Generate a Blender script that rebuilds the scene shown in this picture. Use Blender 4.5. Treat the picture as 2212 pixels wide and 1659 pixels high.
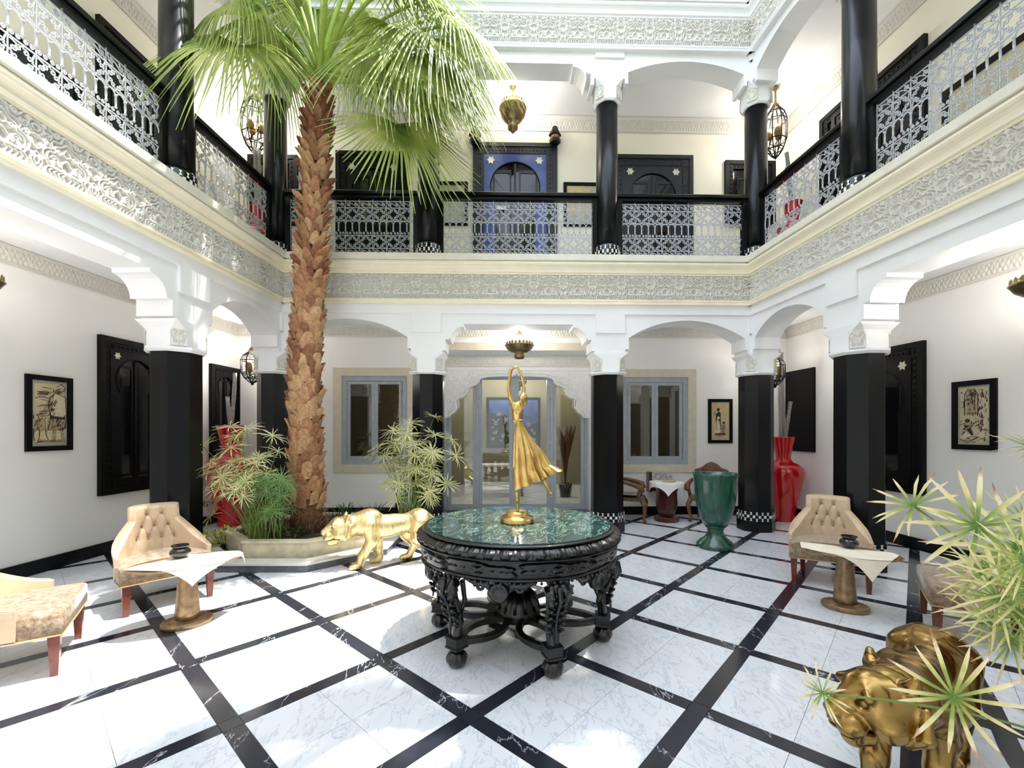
import bpy, math, random
import numpy as np
from mathutils import Vector, Matrix
R = random.Random(7)
PI = math.pi
for o in list(bpy.data.objects): bpy.data.objects.remove(o)
S = bpy.context.scene
C = S.collection
# ------------------------------------------------------------------ camera, sky, sun, exposure
F, CX, CY, H = 960.0, 1106.0, 930.0, 1.55          # focal length in px, principal point, eye height
cd = bpy.data.cameras.new('camera'); cam = bpy.data.objects.new('camera', cd); C.objects.link(cam)
cam.location = (0, 0, H); cam.rotation_euler = (PI / 2, 0, 0)
cd.sensor_width = 36; cd.lens = 36 * F / 2212; cd.shift_y = (CY - 829.5) / 2212; cd.clip_start = 0.05
S.camera = cam
W = bpy.data.worlds.new('sky'); S.world = W; W.use_nodes = True
bg = W.node_tree.nodes['Background']; bg.inputs[0].default_value = (0.735, 0.835, 1.0, 1); bg.inputs[1].default_value = 1.55
sd = bpy.data.lights.new('sun', 'SUN'); sun = bpy.data.objects.new('sun', sd); C.objects.link(sun)
sd.energy = 3.5; sd.angle = 0.012; sd.color = (1, 0.95, 0.86)
sun.rotation_euler = Vector((-0.335, -0.035, -1)).to_track_quat('-Z', 'Y').to_euler(); sun.location = (4, 2, 14)
S.view_settings.view_transform = 'Standard'; S.view_settings.look = 'None'
S.view_settings.gamma = 1; S.view_settings.use_curve_mapping = False
S.view_settings.exposure = 1.55
S.cycles.diffuse_bounces = 8; S.cycles.max_bounces = 14
LAMP = 22.0                                          # watts of the hanging gallery lamps
# ------------------------------------------------------------------ helpers
def fl(x, y, z=0.0):
    d = F * (H - z) / (y - CY); return Vector(((x - CX) * d / F, d, z))
def at(x, y, d): return Vector(((x - CX) * d / F, d, H - (y - CY) * d / F))
class Fr:
    """A wall's own frame: local x runs along it to the right, local y into it, z up."""
    def __init__(s, ox, oy, ang):
        s.o = Vector((ox, oy, 0)); s.a = ang
        s.u = Vector((math.cos(ang), math.sin(ang), 0)); s.n = Vector((s.u.y, -s.u.x, 0))
        s.M = Matrix.Translation(s.o) @ Matrix.Rotation(ang, 4, 'Z')
    def p(s, u, d=0, z=0): return s.o + s.u * u - s.n * d + Vector((0, 0, z))
    def hit(s, x, y, off=0.0):
        """where a sight line meets the wall face: (u, z)"""
        r = Vector(((x - CX) / F, 1, -(y - CY) / F)); o = s.o + s.n * off - Vector((0, 0, H))
        t = o.dot(s.n) / r.dot(s.n); q = r * t - Vector((0, 0, 0)) - (s.o - Vector((0, 0, H)))
        return q.dot(s.u), H + r.z * t
class MB:
    def __init__(s): s.v = []; s.f = []; s.s = []
    def add(s, v, f, smooth=False, M=None):
        b = len(s.v)
        s.v += [tuple(M @ Vector(p)) for p in v] if M is not None else [tuple(p) for p in v]
        s.f += [tuple(i + b for i in q) for q in f]; s.s += [smooth] * len(f); return s
    def box(s, x0, x1, y0, y1, z0, z1, M=None):
        v = [(x, y, z) for z in (z0, z1) for y in (y0, y1) for x in (x0, x1)]
        return s.add(v, [(0, 2, 3, 1), (4, 5, 7, 6), (0, 1, 5, 4), (2, 6, 7, 3), (0, 4, 6, 2), (1, 3, 7, 5)], False, M)
    def prism(s, poly, y0, y1, M=None, smooth=False):
        """polygon in (x,z), extruded along y"""
        n = len(poly); v = [(p[0], y0, p[1]) for p in poly] + [(p[0], y1, p[1]) for p in poly]
        s.add(v, [tuple(range(n)), tuple(range(2 * n - 1, n - 1, -1))], False, M)
        return s.add(v, [(i, i + n, (i + 1) % n + n, (i + 1) % n) for i in range(n)], smooth, M)
    def slab(s, poly, z0, z1, M=None):
        n = len(poly); v = [(p[0], p[1], z0) for p in poly] + [(p[0], p[1], z1) for p in poly]
        s.add(v, [tuple(range(n - 1, -1, -1)), tuple(range(n, 2 * n))], False, M)
        return s.add(v, [(i, (i + 1) % n, (i + 1) % n + n, i + n) for i in range(n)], False, M)
    def sweepx(s, prof, x0, x1, M=None):
        """profile in (y,z), run along x"""
        n = len(prof); v = [(x0, p[0], p[1]) for p in prof] + [(x1, p[0], p[1]) for p in prof]
        return s.add(v, [(i, (i + 1) % n, (i + 1) % n + n, i + n) for i in range(n)] + [tuple(range(n - 1, -1, -1)), tuple(range(n, 2 * n))], False, M)
    def lathe(s, prof, n=24, M=None, smooth=True, sx=1.0, sy=1.0, off=0.0):
        m = len(prof); v = []
        for r, z in prof:
            for k in range(n):
                a = 2 * PI * k / n + off; v.append((r * math.cos(a) * sx, r * math.sin(a) * sy, z))
        f = [(i * n + k, i * n + (k + 1) % n, (i + 1) * n + (k + 1) % n, (i + 1) * n + k) for i in range(m - 1) for k in range(n)]
        s.add(v, f, smooth, M)
        b = len(s.v) - len(v)
        for i, rev in ((0, True), (m - 1, False)):
            if prof[i][0] > 1e-4:
                q = [b + i * n + k for k in range(n)]; s.f.append(tuple(reversed(q)) if rev else tuple(q)); s.s.append(False)
        return s
    def tube(s, pts, r, n=6, closed=False, smooth=True, M=None, flat=1.0):
        P = [Vector(p) for p in pts]; m = len(P); rr = r if hasattr(r, '__len__') else [r] * m
        v = []; up = None
        for i in range(m):
            if closed: t = P[(i + 1) % m] - P[i - 1]
            else: t = P[min(i + 1, m - 1)] - P[max(i - 1, 0)]
            if t.length < 1e-9: t = Vector((0, 0, 1))
            t.normalize()
            if up is None:
                up = Vector((0, 0, 1)) if abs(t.z) < 0.9 else Vector((0, 1, 0))
            a = t.cross(up)
            if a.length < 1e-6: a = t.cross(Vector((1, 0.3, 0.2)))
            a.normalize(); b = a.cross(t); up = b
            for k in range(n):
                q = 2 * PI * k / n + PI / n; v.append(P[i] + a * (math.cos(q) * rr[i] * flat) + b * (math.sin(q) * rr[i]))
        f = [(i * n + k, ((i + 1) % m) * n + k, ((i + 1) % m) * n + (k + 1) % n, i * n + (k + 1) % n) for i in range(m if closed else m - 1) for k in range(n)]
        if not closed: f += [tuple(range(n)), tuple(range(m * n - 1, (m - 1) * n - 1, -1))]
        return s.add(v, f, smooth, M)
    def grid(s, P, smooth=True, M=None, cu=False, cv=False):
        """P: (m, n, 3) array of points"""
        m, n = P.shape[:2]; v = P.reshape(-1, 3).tolist()
        f = [(i * n + j, ((i + 1) % m) * n + j, ((i + 1) % m) * n + (j + 1) % n, i * n + (j + 1) % n) for i in range(m if cu else m - 1) for j in range(n if cv else n - 1)]
        return s.add(v, f, smooth, M)
    def ball(s, c, r, n=10, m=6, M=None, sc=(1, 1, 1)):
        pr = [(math.sin(PI * i / m) * r, -math.cos(PI * i / m) * r) for i in range(m + 1)]
        pr = [(max(a, 1e-5), b) for a, b in pr]
        T = Matrix.Translation(Vector(c)) @ Matrix.Diagonal((*sc, 1))
        return s.lathe(pr, n, (M @ T) if M is not None else T)
    def mesh(s, name, mat):
        me = bpy.data.meshes.new(name); me.from_pydata(s.v, [], s.f)
        if any(s.s): me.polygons.foreach_set('use_smooth', s.s)
        if mat: me.materials.append(mat)
        me.update(); return me
    def build(s, name, mat, parent=None, M=None):
        return link(name, s.mesh(name, mat), parent, M)
def link(name, me, parent=None, M=None):
    o = bpy.data.objects.new(name, me); C.objects.link(o)
    if M is not None: o.matrix_basis = M
    if parent: o.parent = parent
    return o
def tag(o, label=None, cat=None, group=None, kind=None):
    if label: o['label'] = label
    if cat: o['category'] = cat
    if group: o['group'] = group
    if kind: o['kind'] = kind
    return o
def thing(name, label, cat, loc=(0, 0, 0), rotz=0.0, group=None, M=None):
    o = bpy.data.objects.new(name, None); C.objects.link(o); o.empty_display_size = 0.1
    if M is not None: o.matrix_basis = M
    else: o.location = loc; o.rotation_euler = (0, 0, rotz)
    return tag(o, label, cat, group)
def dup(root, label, loc=None, rotz=None, M=None, scale=None):
    kids = {}
    for o in C.objects:
        if o.parent: kids.setdefault(o.parent, []).append(o)
    def cp(o, par):
        c = o.copy(); C.objects.link(c)
        if par: c.parent = par
        for k in kids.get(o, []): cp(k, c)
        return c
    r = cp(root, None); r['label'] = label
    if M is not None: r.matrix_basis = M
    else:
        if loc is not None: r.location = loc
        if rotz is not None: r.rotation_euler = (0, 0, rotz)
        if scale is not None: r.scale = (scale,) * 3
    return r
def struct(name, mb, mat, M=None, parent=None):
    o = mb.build(name, mat, parent, M)
    if not parent: o['kind'] = 'structure'
    return o
def arc(cx, cz, r, a0, a1, n, rz=None):
    rz = rz or r
    return [(cx + r * math.cos(math.radians(a0 + (a1 - a0) * i / n)), cz + rz * math.sin(math.radians(a0 + (a1 - a0) * i / n))) for i in range(n + 1)]
def bez(p0, p1, p2, n=10):
    p0, p1, p2 = map(Vector, (p0, p1, p2))
    return [p0 * (1 - t) ** 2 + p1 * (2 * t * (1 - t)) + p2 * t * t for t in [i / n for i in range(n + 1)]]
def spiral(cx, cz, r0, r1, a0, turns, n=12):
    return [(cx + (r0 + (r1 - r0) * i / n) * math.cos(a0 + 2 * PI * turns * i / n), cz + (r0 + (r1 - r0) * i / n) * math.sin(a0 + 2 * PI * turns * i / n)) for i in range(n + 1)]
# ---- stroke relief: height field of ridges along polylines
def relief(strokes, X, Z, hw, h):
    D = np.full(X.shape, 9.0)
    for st in strokes:
        for (x0, z0), (x1, z1) in zip(st[:-1], st[1:]):
            dx, dz = x1 - x0, z1 - z0; L = dx * dx + dz * dz + 1e-12
            t = np.clip(((X - x0) * dx + (Z - z0) * dz) / L, 0, 1)
            D = np.minimum(D, np.hypot(X - x0 - t * dx, Z - z0 - t * dz))
    return h * np.clip(2.2 - 1.7 * D / hw, 0, 1)
# ---- implicit surfaces
def surface(Fv, lo, h):
    """surface nets over a sampled field (negative inside)"""
    n = np.array(Fv.shape) - 1
    c = [Fv[i:n[0] + i, j:n[1] + j, k:n[2] + k] for i in (0, 1) for j in (0, 1) for k in (0, 1)]
    neg = sum((a < 0).astype(np.int8) for a in c); act = (neg > 0) & (neg < 8)
    idx = np.full(act.shape, -1, np.int64); ii = np.argwhere(act); idx[act] = np.arange(len(ii))
    cv = np.stack([a[act] for a in c], 1); off = np.array([(i, j, k) for i in (0, 1) for j in (0, 1) for k in (0, 1)], float)
    acc = np.zeros((len(ii), 3)); cnt = np.zeros(len(ii))
    for a in range(8):
        for b in range(a + 1, 8):
            if np.abs(off[a] - off[b]).sum() != 1: continue
            m = (cv[:, a] < 0) != (cv[:, b] < 0); t = np.where(m, cv[:, a] / np.where(m, cv[:, a] - cv[:, b], 1), 0)
            acc[m] += (off[a] + t[:, None] * (off[b] - off[a]))[m]; cnt[m] += 1
    V = np.array(lo) + (ii + acc / cnt[:, None]) * h
    Q = []
    for ax in range(3):
        o1, o2 = [(1, 2), (2, 0), (0, 1)][ax]
        sl0 = [slice(1, -1)] * 3; sl0[ax] = slice(0, -1); sl1 = list(sl0); sl1[ax] = slice(1, None)
        A, B = Fv[tuple(sl0)] < 0, Fv[tuple(sl1)] < 0
        for m, rev in ((A & ~B, False), (B & ~A, True)):
            e = np.argwhere(m)
            if not len(e): continue
            base = e.copy(); base[:, o1] += 1; base[:, o2] += 1
            def g(d1, d2):
                q = base.copy(); q[:, o1] -= d1; q[:, o2] -= d2; return idx[q[:, 0], q[:, 1], q[:, 2]]
            q = np.stack([g(1, 1), g(0, 1), g(0, 0), g(1, 0)], 1)
            Q.append(q[:, ::-1] if rev else q)
    return V, np.concatenate(Q)
class Sdf:
    def __init__(s, lo, hi, h):
        s.lo = lo; s.h = h
        ax = [np.arange(lo[i], hi[i] + h, h, dtype=np.float32) for i in range(3)]
        s.X, s.Y, s.Z = np.meshgrid(*ax, indexing='ij'); s.D = np.full(s.X.shape, 9.0, np.float32)
    def mix(s, d, k):
        if k <= 0: s.D = np.minimum(s.D, d); return
        hh = np.clip(0.5 + 0.5 * (s.D - d) / k, 0, 1); s.D = s.D * (1 - hh) + d * hh - k * hh * (1 - hh)
    def cut(s, d, k=0.01):
        d = -d; hh = np.clip(0.5 - 0.5 * (s.D - d) / k, 0, 1); s.D = s.D * (1 - hh) + d * hh + k * hh * (1 - hh)
    def cap_d(s, a, b, ra, rb):
        a = np.array(a, np.float32); b = np.array(b, np.float32); ab = b - a
        t = np.clip(((s.X - a[0]) * ab[0] + (s.Y - a[1]) * ab[1] + (s.Z - a[2]) * ab[2]) / max(float(ab @ ab), 1e-9), 0, 1)
        return np.sqrt((s.X - a[0] - t * ab[0]) ** 2 + (s.Y - a[1] - t * ab[1]) ** 2 + (s.Z - a[2] - t * ab[2]) ** 2) - (ra + t * (rb - ra))
    def ell_d(s, c, r):
        x, y, z = (s.X - c[0]) / r[0], (s.Y - c[1]) / r[1], (s.Z - c[2]) / r[2]
        k0 = np.sqrt(x * x + y * y + z * z); k1 = np.sqrt((x / r[0]) ** 2 + (y / r[1]) ** 2 + (z / r[2]) ** 2) + 1e-6
        return k0 * (k0 - 1) / k1
    def cap(s, a, b, ra, rb=None, k=0.03): s.mix(s.cap_d(a, b, ra, ra if rb is None else rb), k)
    def ell(s, c, r, k=0.03): s.mix(s.ell_d(c, r), k)
    def path(s, pts, rs, k=0.02):
        for i in range(len(pts) - 1): s.cap(pts[i], pts[i + 1], rs[i], rs[i + 1], k)
    def build(s, name, mat, parent=None):
        s.D[0] = s.D[-1] = 9; s.D[:, 0] = s.D[:, -1] = 9; s.D[:, :, 0] = s.D[:, :, -1] = 9
        V, Q = surface(s.D, s.lo, s.h)
        me = bpy.data.meshes.new(name); me.from_pydata(V.tolist(), [], Q.tolist()); me.polygons.foreach_set('use_smooth', [True] * len(Q))
        me.materials.append(mat); me.update(); return link(name, me, parent)
# ------------------------------------------------------------------ materials
def lin(r, g, b):
    f = lambda c: (c / 255 / 12.92) if c / 255 <= 0.04045 else ((c / 255 + 0.055) / 1.055) ** 2.4
    return (f(r), f(g), f(b), 1)
class NT:
    def __init__(s, name):
        s.m = bpy.data.materials.new(name); s.m.use_nodes = True; s.t = s.m.node_tree; s.b = s.t.nodes['Principled BSDF']
    def n(s, typ, **kw):
        o = s.t.nodes.new(typ)
        for k, v in kw.items():
            if k.startswith('i_'): o.inputs[k[2:].replace('_', ' ')].default_value = v
            else: setattr(o, k, v)
        return o
    def l(s, a, b): s.t.links.new(a, b)
    def ramp(s, src, stops):
        r = s.n('ShaderNodeValToRGB'); e = r.color_ramp.elements
        while len(e) < len(stops): e.new(0.5)
        for q, (p, c) in zip(e, stops): q.position = p; q.color = c
        s.l(src, r.inputs[0]); return r.outputs[0]
    def mixc(s, fac, a, b, mode='MIX'):
        m = s.n('ShaderNodeMix', data_type='RGBA', blend_type=mode)
        for i, v in ((0, fac), (6, a), (7, b)):
            if hasattr(v, 'default_value') or hasattr(v, 'is_linked'): s.l(v, m.inputs[i])
            else: m.inputs[i].default_value = v
        return m.outputs[2]
    def coord(s, which='Object', rnd=0.0, scale=(1, 1, 1), rot=(0, 0, 0)):
        t = s.n('ShaderNodeTexCoord').outputs[which]
        mp = s.n('ShaderNodeMapping'); mp.inputs['Scale'].default_value = scale; mp.inputs['Rotation'].default_value = rot
        if rnd:
            oi = s.n('ShaderNodeObjectInfo'); mu = s.n('ShaderNodeVectorMath', operation='SCALE'); cx = s.n('ShaderNodeCombineXYZ')
            s.l(oi.outputs['Random'], cx.inputs[0]); s.l(oi.outputs['Random'], cx.inputs[1]); s.l(cx.outputs[0], mu.inputs[0]); mu.inputs['Scale'].default_value = rnd
            ad = s.n('ShaderNodeVectorMath', operation='ADD'); s.l(t, ad.inputs[0]); s.l(mu.outputs[0], ad.inputs[1]); t = ad.outputs[0]
        s.l(t, mp.inputs[0]); return mp.outputs[0]
    def noise(s, co, scale, detail=4, rough=0.55, dist=0.0):
        n = s.n('ShaderNodeTexNoise'); n.inputs['Scale'].default_value = scale; n.inputs['Detail'].default_value = detail
        n.inputs['Roughness'].default_value = rough; n.inputs['Distortion'].default_value = dist
        s.l(co, n.inputs['Vector']); return n.outputs['Fac']
    def bump(s, h, strength=0.3, dist=0.01):
        b = s.n('ShaderNodeBump'); b.inputs['Strength'].default_value = strength; b.inputs['Distance'].default_value = dist
        s.l(h, b.inputs['Height']); s.l(b.outputs[0], s.b.inputs['Normal'])
    def set(s, col=None, rough=None, metal=None, coat=None, **kw):
        if col is not None:
            if isinstance(col, tuple): s.b.inputs['Base Color'].default_value = col
            else: s.l(col, s.b.inputs['Base Color'])
        if rough is not None: s.b.inputs['Roughness'].default_value = rough
        if metal is not None: s.b.inputs['Metallic'].default_value = metal
        if coat is not None: s.b.inputs['Coat Weight'].default_value = coat; s.b.inputs['Coat Roughness'].default_value = 0.08
        for k, v in kw.items(): s.b.inputs[k].default_value = v
        return s.m
def flat(name, rgb, rough=0.6, metal=0.0, var=0.06, scale=12, bump=0.0, coat=None, rnd=0.0, bscale=60):
    t = NT(name); a = lin(*rgb); co = t.coord('Object', rnd)
    n = t.noise(co, scale); dk = tuple(c * (1 - var * 2.2) for c in a[:3]) + (1,); lt = tuple(min(1, c * (1 + var)) for c in a[:3]) + (1,)
    t.set(t.ramp(n, [(0.3, dk), (0.7, lt)]), rough, metal, coat)
    if bump: t.bump(t.noise(co, bscale, 3), bump, 0.004)
    return t.m
M = {}
M['plaster'] = flat('white_plaster', (238, 238, 238), 0.75, var=0.01, scale=3, bump=0.06, bscale=25)
M['wall_low'] = flat('pale_wall_paint', (242, 241, 237), 0.7, var=0.008, scale=2, bump=0.05, bscale=40)
M['wall_up'] = flat('cream_wall_paint', (241, 236, 219), 0.7, var=0.015, scale=2, bump=0.05, bscale=40)
M['cream'] = flat('cream_stone', (246, 239, 216), 0.65, var=0.03, scale=5)
M['ledge'] = flat('pale_stone_ledge', (226, 222, 206), 0.65, var=0.04, scale=6)
M['frieze'] = flat('carved_plaster', (216, 213, 204), 0.8, var=0.02, scale=30)
M['ceil'] = flat('ceiling_paint', (244, 244, 244), 0.8, var=0.006, scale=2)
M['beige'] = flat('beige_surround', (216, 207, 186), 0.8, var=0.04, scale=8, bump=0.1)
M['olive'] = flat('inner_room_paint', (140, 132, 104), 0.8, var=0.03, scale=2)
M['black'] = flat('black_lacquer', (6, 7, 10), 0.28, var=0.1, scale=8, coat=0.12)
M['blackwood'] = flat('black_carved_wood', (6, 6, 7), 0.5, var=0.2, scale=30, bump=0.25, bscale=70)
M['blackwood'].node_tree.nodes['Principled BSDF'].inputs['Specular IOR Level'].default_value = 0.18
M['skysheen'] = flat('wood_painted_sky_sheen', (56, 78, 150), 0.35, var=0.15, scale=20, coat=0.3)  # the sky's blue reflection painted into the door panel colour
M['navy'] = flat('navy_carved_wood', (16, 20, 38), 0.4, var=0.2, scale=30, bump=0.25, bscale=70)
M['ebony'] = flat('carved_ebony', (12, 11, 13), 0.32, var=0.25, scale=25, coat=0.35, bump=0.25, bscale=90)
M['black'].node_tree.nodes['Principled BSDF'].inputs['Specular IOR Level'].default_value = 0.22
M['iron'] = flat('pale_wrought_iron', (186, 188, 194), 0.45, var=0.08, scale=30)
M['darkiron'] = flat('dark_iron', (24, 20, 17), 0.45, metal=0.5, var=0.15, scale=40)
M['brass'] = flat('aged_brass', (150, 132, 92), 0.33, metal=0.9, var=0.2, scale=14, bump=0.12, bscale=120)
M['white'] = flat('white_glaze', (236, 236, 232), 0.25, var=0.02)
M['tileblack'] = flat('black_glaze', (14, 15, 20), 0.15, var=0.1)
M['grey'] = flat('grey_paint', (168, 174, 182), 0.45, var=0.05, scale=10)
M['red'] = flat('red_glaze', (196, 12, 18), 0.12, var=0.05, scale=3, coat=0.8)
M['stick'] = flat('grey_driftwood', (150, 146, 142), 0.8, var=0.12, scale=30, bump=0.3)
M['leather'] = flat('beige_leather', (203, 178, 148), 0.42, var=0.07, scale=6, bump=0.12, bscale=90)
M['redwood'] = flat('reddish_wood', (112, 52, 34), 0.3, var=0.2, scale=18, coat=0.3)
M['darkred'] = flat('dark_red_wood', (74, 26, 20), 0.28, var=0.2, scale=12, coat=0.4)
M['cane'] = flat('carved_brown_wood', (124, 84, 52), 0.5, var=0.35, scale=45, bump=0.6, bscale=60)
M['bronze'] = flat('brown_bronze', (158, 130, 98), 0.34, metal=0.6, var=0.22, scale=16, bump=0.1, bscale=60)
M['cloth'] = flat('cream_hide', (240, 230, 210), 0.6, var=0.05, scale=7, bump=0.35, bscale=22)
M['whitecloth'] = flat('white_cloth', (236, 232, 226), 0.75, var=0.04, scale=9, bump=0.3, bscale=20)
M['pot'] = flat('dark_pot_glaze', (26, 22, 22), 0.15, var=0.2, coat=0.5)
M['soil'] = flat('dark_soil', (66, 50, 38), 0.95, var=0.35, scale=40, bump=0.8)
M['clay'] = flat('clay_tile', (128, 88, 62), 0.8, var=0.25, scale=20)
M['greystone'] = flat('grey_marble', (96, 100, 108), 0.3, var=0.2, scale=9)
M['palestone'] = flat('pale_basin_stone', (228, 217, 186), 0.7, var=0.12, scale=9, bump=0.15)
M['whitestone'] = flat('white_step_stone', (222, 220, 212), 0.5, var=0.06, scale=7)
M['plastic'] = flat('black_plastic', (18, 18, 18), 0.4)
M['paper'] = flat('magazine_paper', (206, 200, 196), 0.4, var=0.3, scale=22)
M['tan'] = flat('tan_trim', (196, 160, 110), 0.4, var=0.1, scale=20)
M['silver'] = flat('silver_inlay', (214, 212, 190), 0.3, metal=0.3, var=0.2, scale=30)
M['gold'] = None
def glass(tone, nm):
    t = NT(nm); t.t.nodes.remove(t.b)
    tr = t.n('ShaderNodeBsdfTransparent'); gl = t.n('ShaderNodeBsdfGlossy'); mx = t.n('ShaderNodeMixShader'); fr = t.n('ShaderNodeFresnel'); ad = t.n('ShaderNodeMath', operation='MULTIPLY_ADD')
    tr.inputs[0].default_value = (tone, tone * 1.02, tone, 1); gl.inputs['Roughness'].default_value = 0.01; fr.inputs[0].default_value = 1.5
    t.l(fr.outputs[0], ad.inputs[0]); ad.inputs[1].default_value = 1.6; ad.inputs[2].default_value = 0.05
    t.l(ad.outputs[0], mx.inputs[0]); t.l(tr.outputs[0], mx.inputs[1]); t.l(gl.outputs[0], mx.inputs[2]); t.l(mx.outputs[0], t.t.nodes['Material Output'].inputs[0]); return t.m
M['glass'] = glass(.42, 'window_glass'); M['doorglass'] = glass(.8, 'door_glass')
def marble(name, base, vein, sc, thin, rough, rnd, rot=0.6, cloud=None):
    t = NT(name); co = t.coord('Object', rnd, (1, 0.42, 1), (0, 0, rot))
    w = t.noise(co, sc, 6, 0.6, 0.6); sub = t.n('ShaderNodeMath', operation='SUBTRACT'); t.l(w, sub.inputs[0]); sub.inputs[1].default_value = 0.5
    ab = t.n('ShaderNodeMath', operation='ABSOLUTE'); t.l(sub.outputs[0], ab.inputs[0])
    c = t.ramp(ab.outputs[0], [(0.0, vein), (thin, base)])
    c2 = t.ramp(t.noise(co, sc * 0.5, 5), [(0.35, cloud or base), (0.65, (1, 1, 1, 1))])
    t.set(t.mixc(1.0, c, c2, 'MULTIPLY'), rough); return t
t = marble('white_veined_marble', lin(229, 231, 235), lin(200, 204, 211), 10.0, 0.022, 0.16, 37.0, -0.75, (0.92, 0.93, 0.95, 1)); M['tile'] = t.m
t = marble('black_veined_marble', lin(46, 49, 58), lin(200, 202, 208), 1.5, 0.0032, 0.14, 23.0, 0.3, (0.6, 0.6, 0.65, 1)); M['strip'] = t.m
t = marble('green_marble', lin(38, 62, 60), lin(128, 160, 154), 13.0, 0.022, 0.06, 0.0, 0.2, (0.45, 0.5, 0.5, 1)); M['green'] = t.m
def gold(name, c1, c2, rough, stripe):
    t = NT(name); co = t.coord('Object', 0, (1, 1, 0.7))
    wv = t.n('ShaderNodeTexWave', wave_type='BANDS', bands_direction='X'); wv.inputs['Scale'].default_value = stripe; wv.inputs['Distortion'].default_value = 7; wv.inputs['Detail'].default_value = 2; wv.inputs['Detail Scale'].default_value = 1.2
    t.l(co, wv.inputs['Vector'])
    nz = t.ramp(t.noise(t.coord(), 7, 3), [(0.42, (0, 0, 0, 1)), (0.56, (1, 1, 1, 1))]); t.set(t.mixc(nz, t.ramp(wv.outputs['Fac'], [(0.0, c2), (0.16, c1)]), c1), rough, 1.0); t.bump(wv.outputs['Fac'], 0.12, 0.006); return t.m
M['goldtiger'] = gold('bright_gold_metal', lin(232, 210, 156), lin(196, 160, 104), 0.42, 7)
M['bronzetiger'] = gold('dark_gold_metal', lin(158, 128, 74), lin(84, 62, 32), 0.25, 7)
t = NT('polished_gold'); t.set(t.ramp(t.noise(t.coord(), 9), [(0.3, lin(188, 150, 82)), (0.7, lin(228, 198, 132))]), 0.27, 1.0); t.bump(t.noise(t.coord(), 40), 0.1, 0.004); M['gold'] = t.m
def velvet():
    t = NT('mottled_velvet'); co = t.coord(); n = t.noise(co, 26, 5, 0.7, 0.4); n2 = t.noise(co, 5, 3)
    c = t.ramp(n, [(0.36, lin(112, 86, 66)), (0.55, lin(164, 142, 116)), (0.7, lin(196, 178, 152))]); d = t.ramp(n2, [(0.35, (0.8, 0.78, 0.76, 1)), (0.7, (1, 1, 1, 1))])
    t.set(t.mixc(1.0, c, d, 'MULTIPLY'), 0.75); t.b.inputs['Sheen Weight'].default_value = 0.5; t.bump(n, 0.25, 0.004); return t.m
M['velvet'] = velvet()
def urn():
    t = NT('green_glaze'); co = t.coord('Object', 0, (1, 1, 0.12)); n = t.noise(co, 26, 4)
    c = t.ramp(n, [(0.3, lin(14, 56, 44)), (0.6, lin(26, 84, 66)), (0.8, lin(58, 116, 96))])
    p = t.ramp(t.noise(t.coord('Object', 0, (1, 1, 1)), 9, 2), [(0.74, (0, 0, 0, 1)), (0.76, (1, 1, 1, 1))])
    t.set(t.mixc(p, c, lin(150, 168, 156)), 0.22, 0, 0.5); return t.m
M['urn'] = urn()
def bark():
    t = NT('palm_leaf_base'); oi = t.n('ShaderNodeObjectInfo'); co = t.coord('Object', 9)
    a = t.ramp(oi.outputs['Random'], [(0.0, lin(150, 102, 72)), (0.5, lin(188, 140, 102)), (1.0, lin(214, 176, 132))])
    b = t.ramp(t.noise(co, 22, 5), [(0.3, (0.55, 0.5, 0.46, 1)), (0.7, (1, 1, 1, 1))])
    t.set(t.mixc(1.0, a, b, 'MULTIPLY'), 0.85); t.bump(t.noise(co, 60), 0.4, 0.004); return t
M['boot'] = bark().m
t = NT('palm_trunk_red'); t.set(t.ramp(t.noise(t.coord('Object', 5), 20, 5), [(0.3, lin(92, 50, 34)), (0.7, lin(158, 98, 70))]), 0.85); M['bootred'] = t.m
M['core'] = flat('palm_fibre', (112, 78, 52), 0.95, var=0.3, scale=40, bump=0.8)
M['fibre'] = flat('palm_fibre_strands', (176, 134, 92), 0.9, var=0.25, scale=30)
def leaf(name, c1, c2, c3, rnd=4.0, sc=4.0, trans=0.35):
    t = NT(name); n = t.noise(t.coord('Object', rnd), sc, 3)
    c = t.ramp(n, [(0.3, lin(*c1)), (0.5, lin(*c2)), (0.72, lin(*c3))])
    t.set(c, 0.42); tl = t.n('ShaderNodeBsdfTranslucent'); t.l(c, tl.inputs[0]); mx = t.n('ShaderNodeMixShader'); mx.inputs[0].default_value = trans
    t.l(t.b.outputs[0], mx.inputs[1]); t.l(tl.outputs[0], mx.inputs[2]); t.l(mx.outputs[0], t.t.nodes['Material Output'].inputs[0]); return t.m
M['frond'] = leaf('palm_frond', (104, 128, 60), (158, 176, 88), (212, 216, 132), sc=2.2, trans=0.42)
M['petiole'] = flat('palm_petiole', (150, 172, 78), 0.4, var=0.1, scale=8)
M['umbel'] = leaf('umbrella_sedge_leaf', (170, 182, 104), (224, 222, 164), (246, 243, 214), sc=7.0, trans=0.25)
M['umbelgreen'] = leaf('green_sedge_leaf', (84, 128, 66), (124, 164, 92), (168, 196, 128), sc=7.0)
M['umbelnear'] = leaf('yellowing_sedge_leaf', (130, 156, 66), (208, 204, 130), (240, 226, 180), sc=9.0, trans=0.25)
t = NT('yellowing_sedge_leaf'); le = t.n('ShaderNodeVectorMath', operation='LENGTH'); t.l(t.coord(), le.inputs[0])
ad = t.n('ShaderNodeMath', operation='MULTIPLY_ADD'); t.l(t.noise(t.coord('Object', 3), 14, 3), ad.inputs[0]); ad.inputs[1].default_value = 0.16; ad.inputs[2].default_value = -0.08
su = t.n('ShaderNodeMath', operation='ADD'); t.l(le.outputs['Value'], su.inputs[0]); t.l(ad.outputs[0], su.inputs[1])
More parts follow.
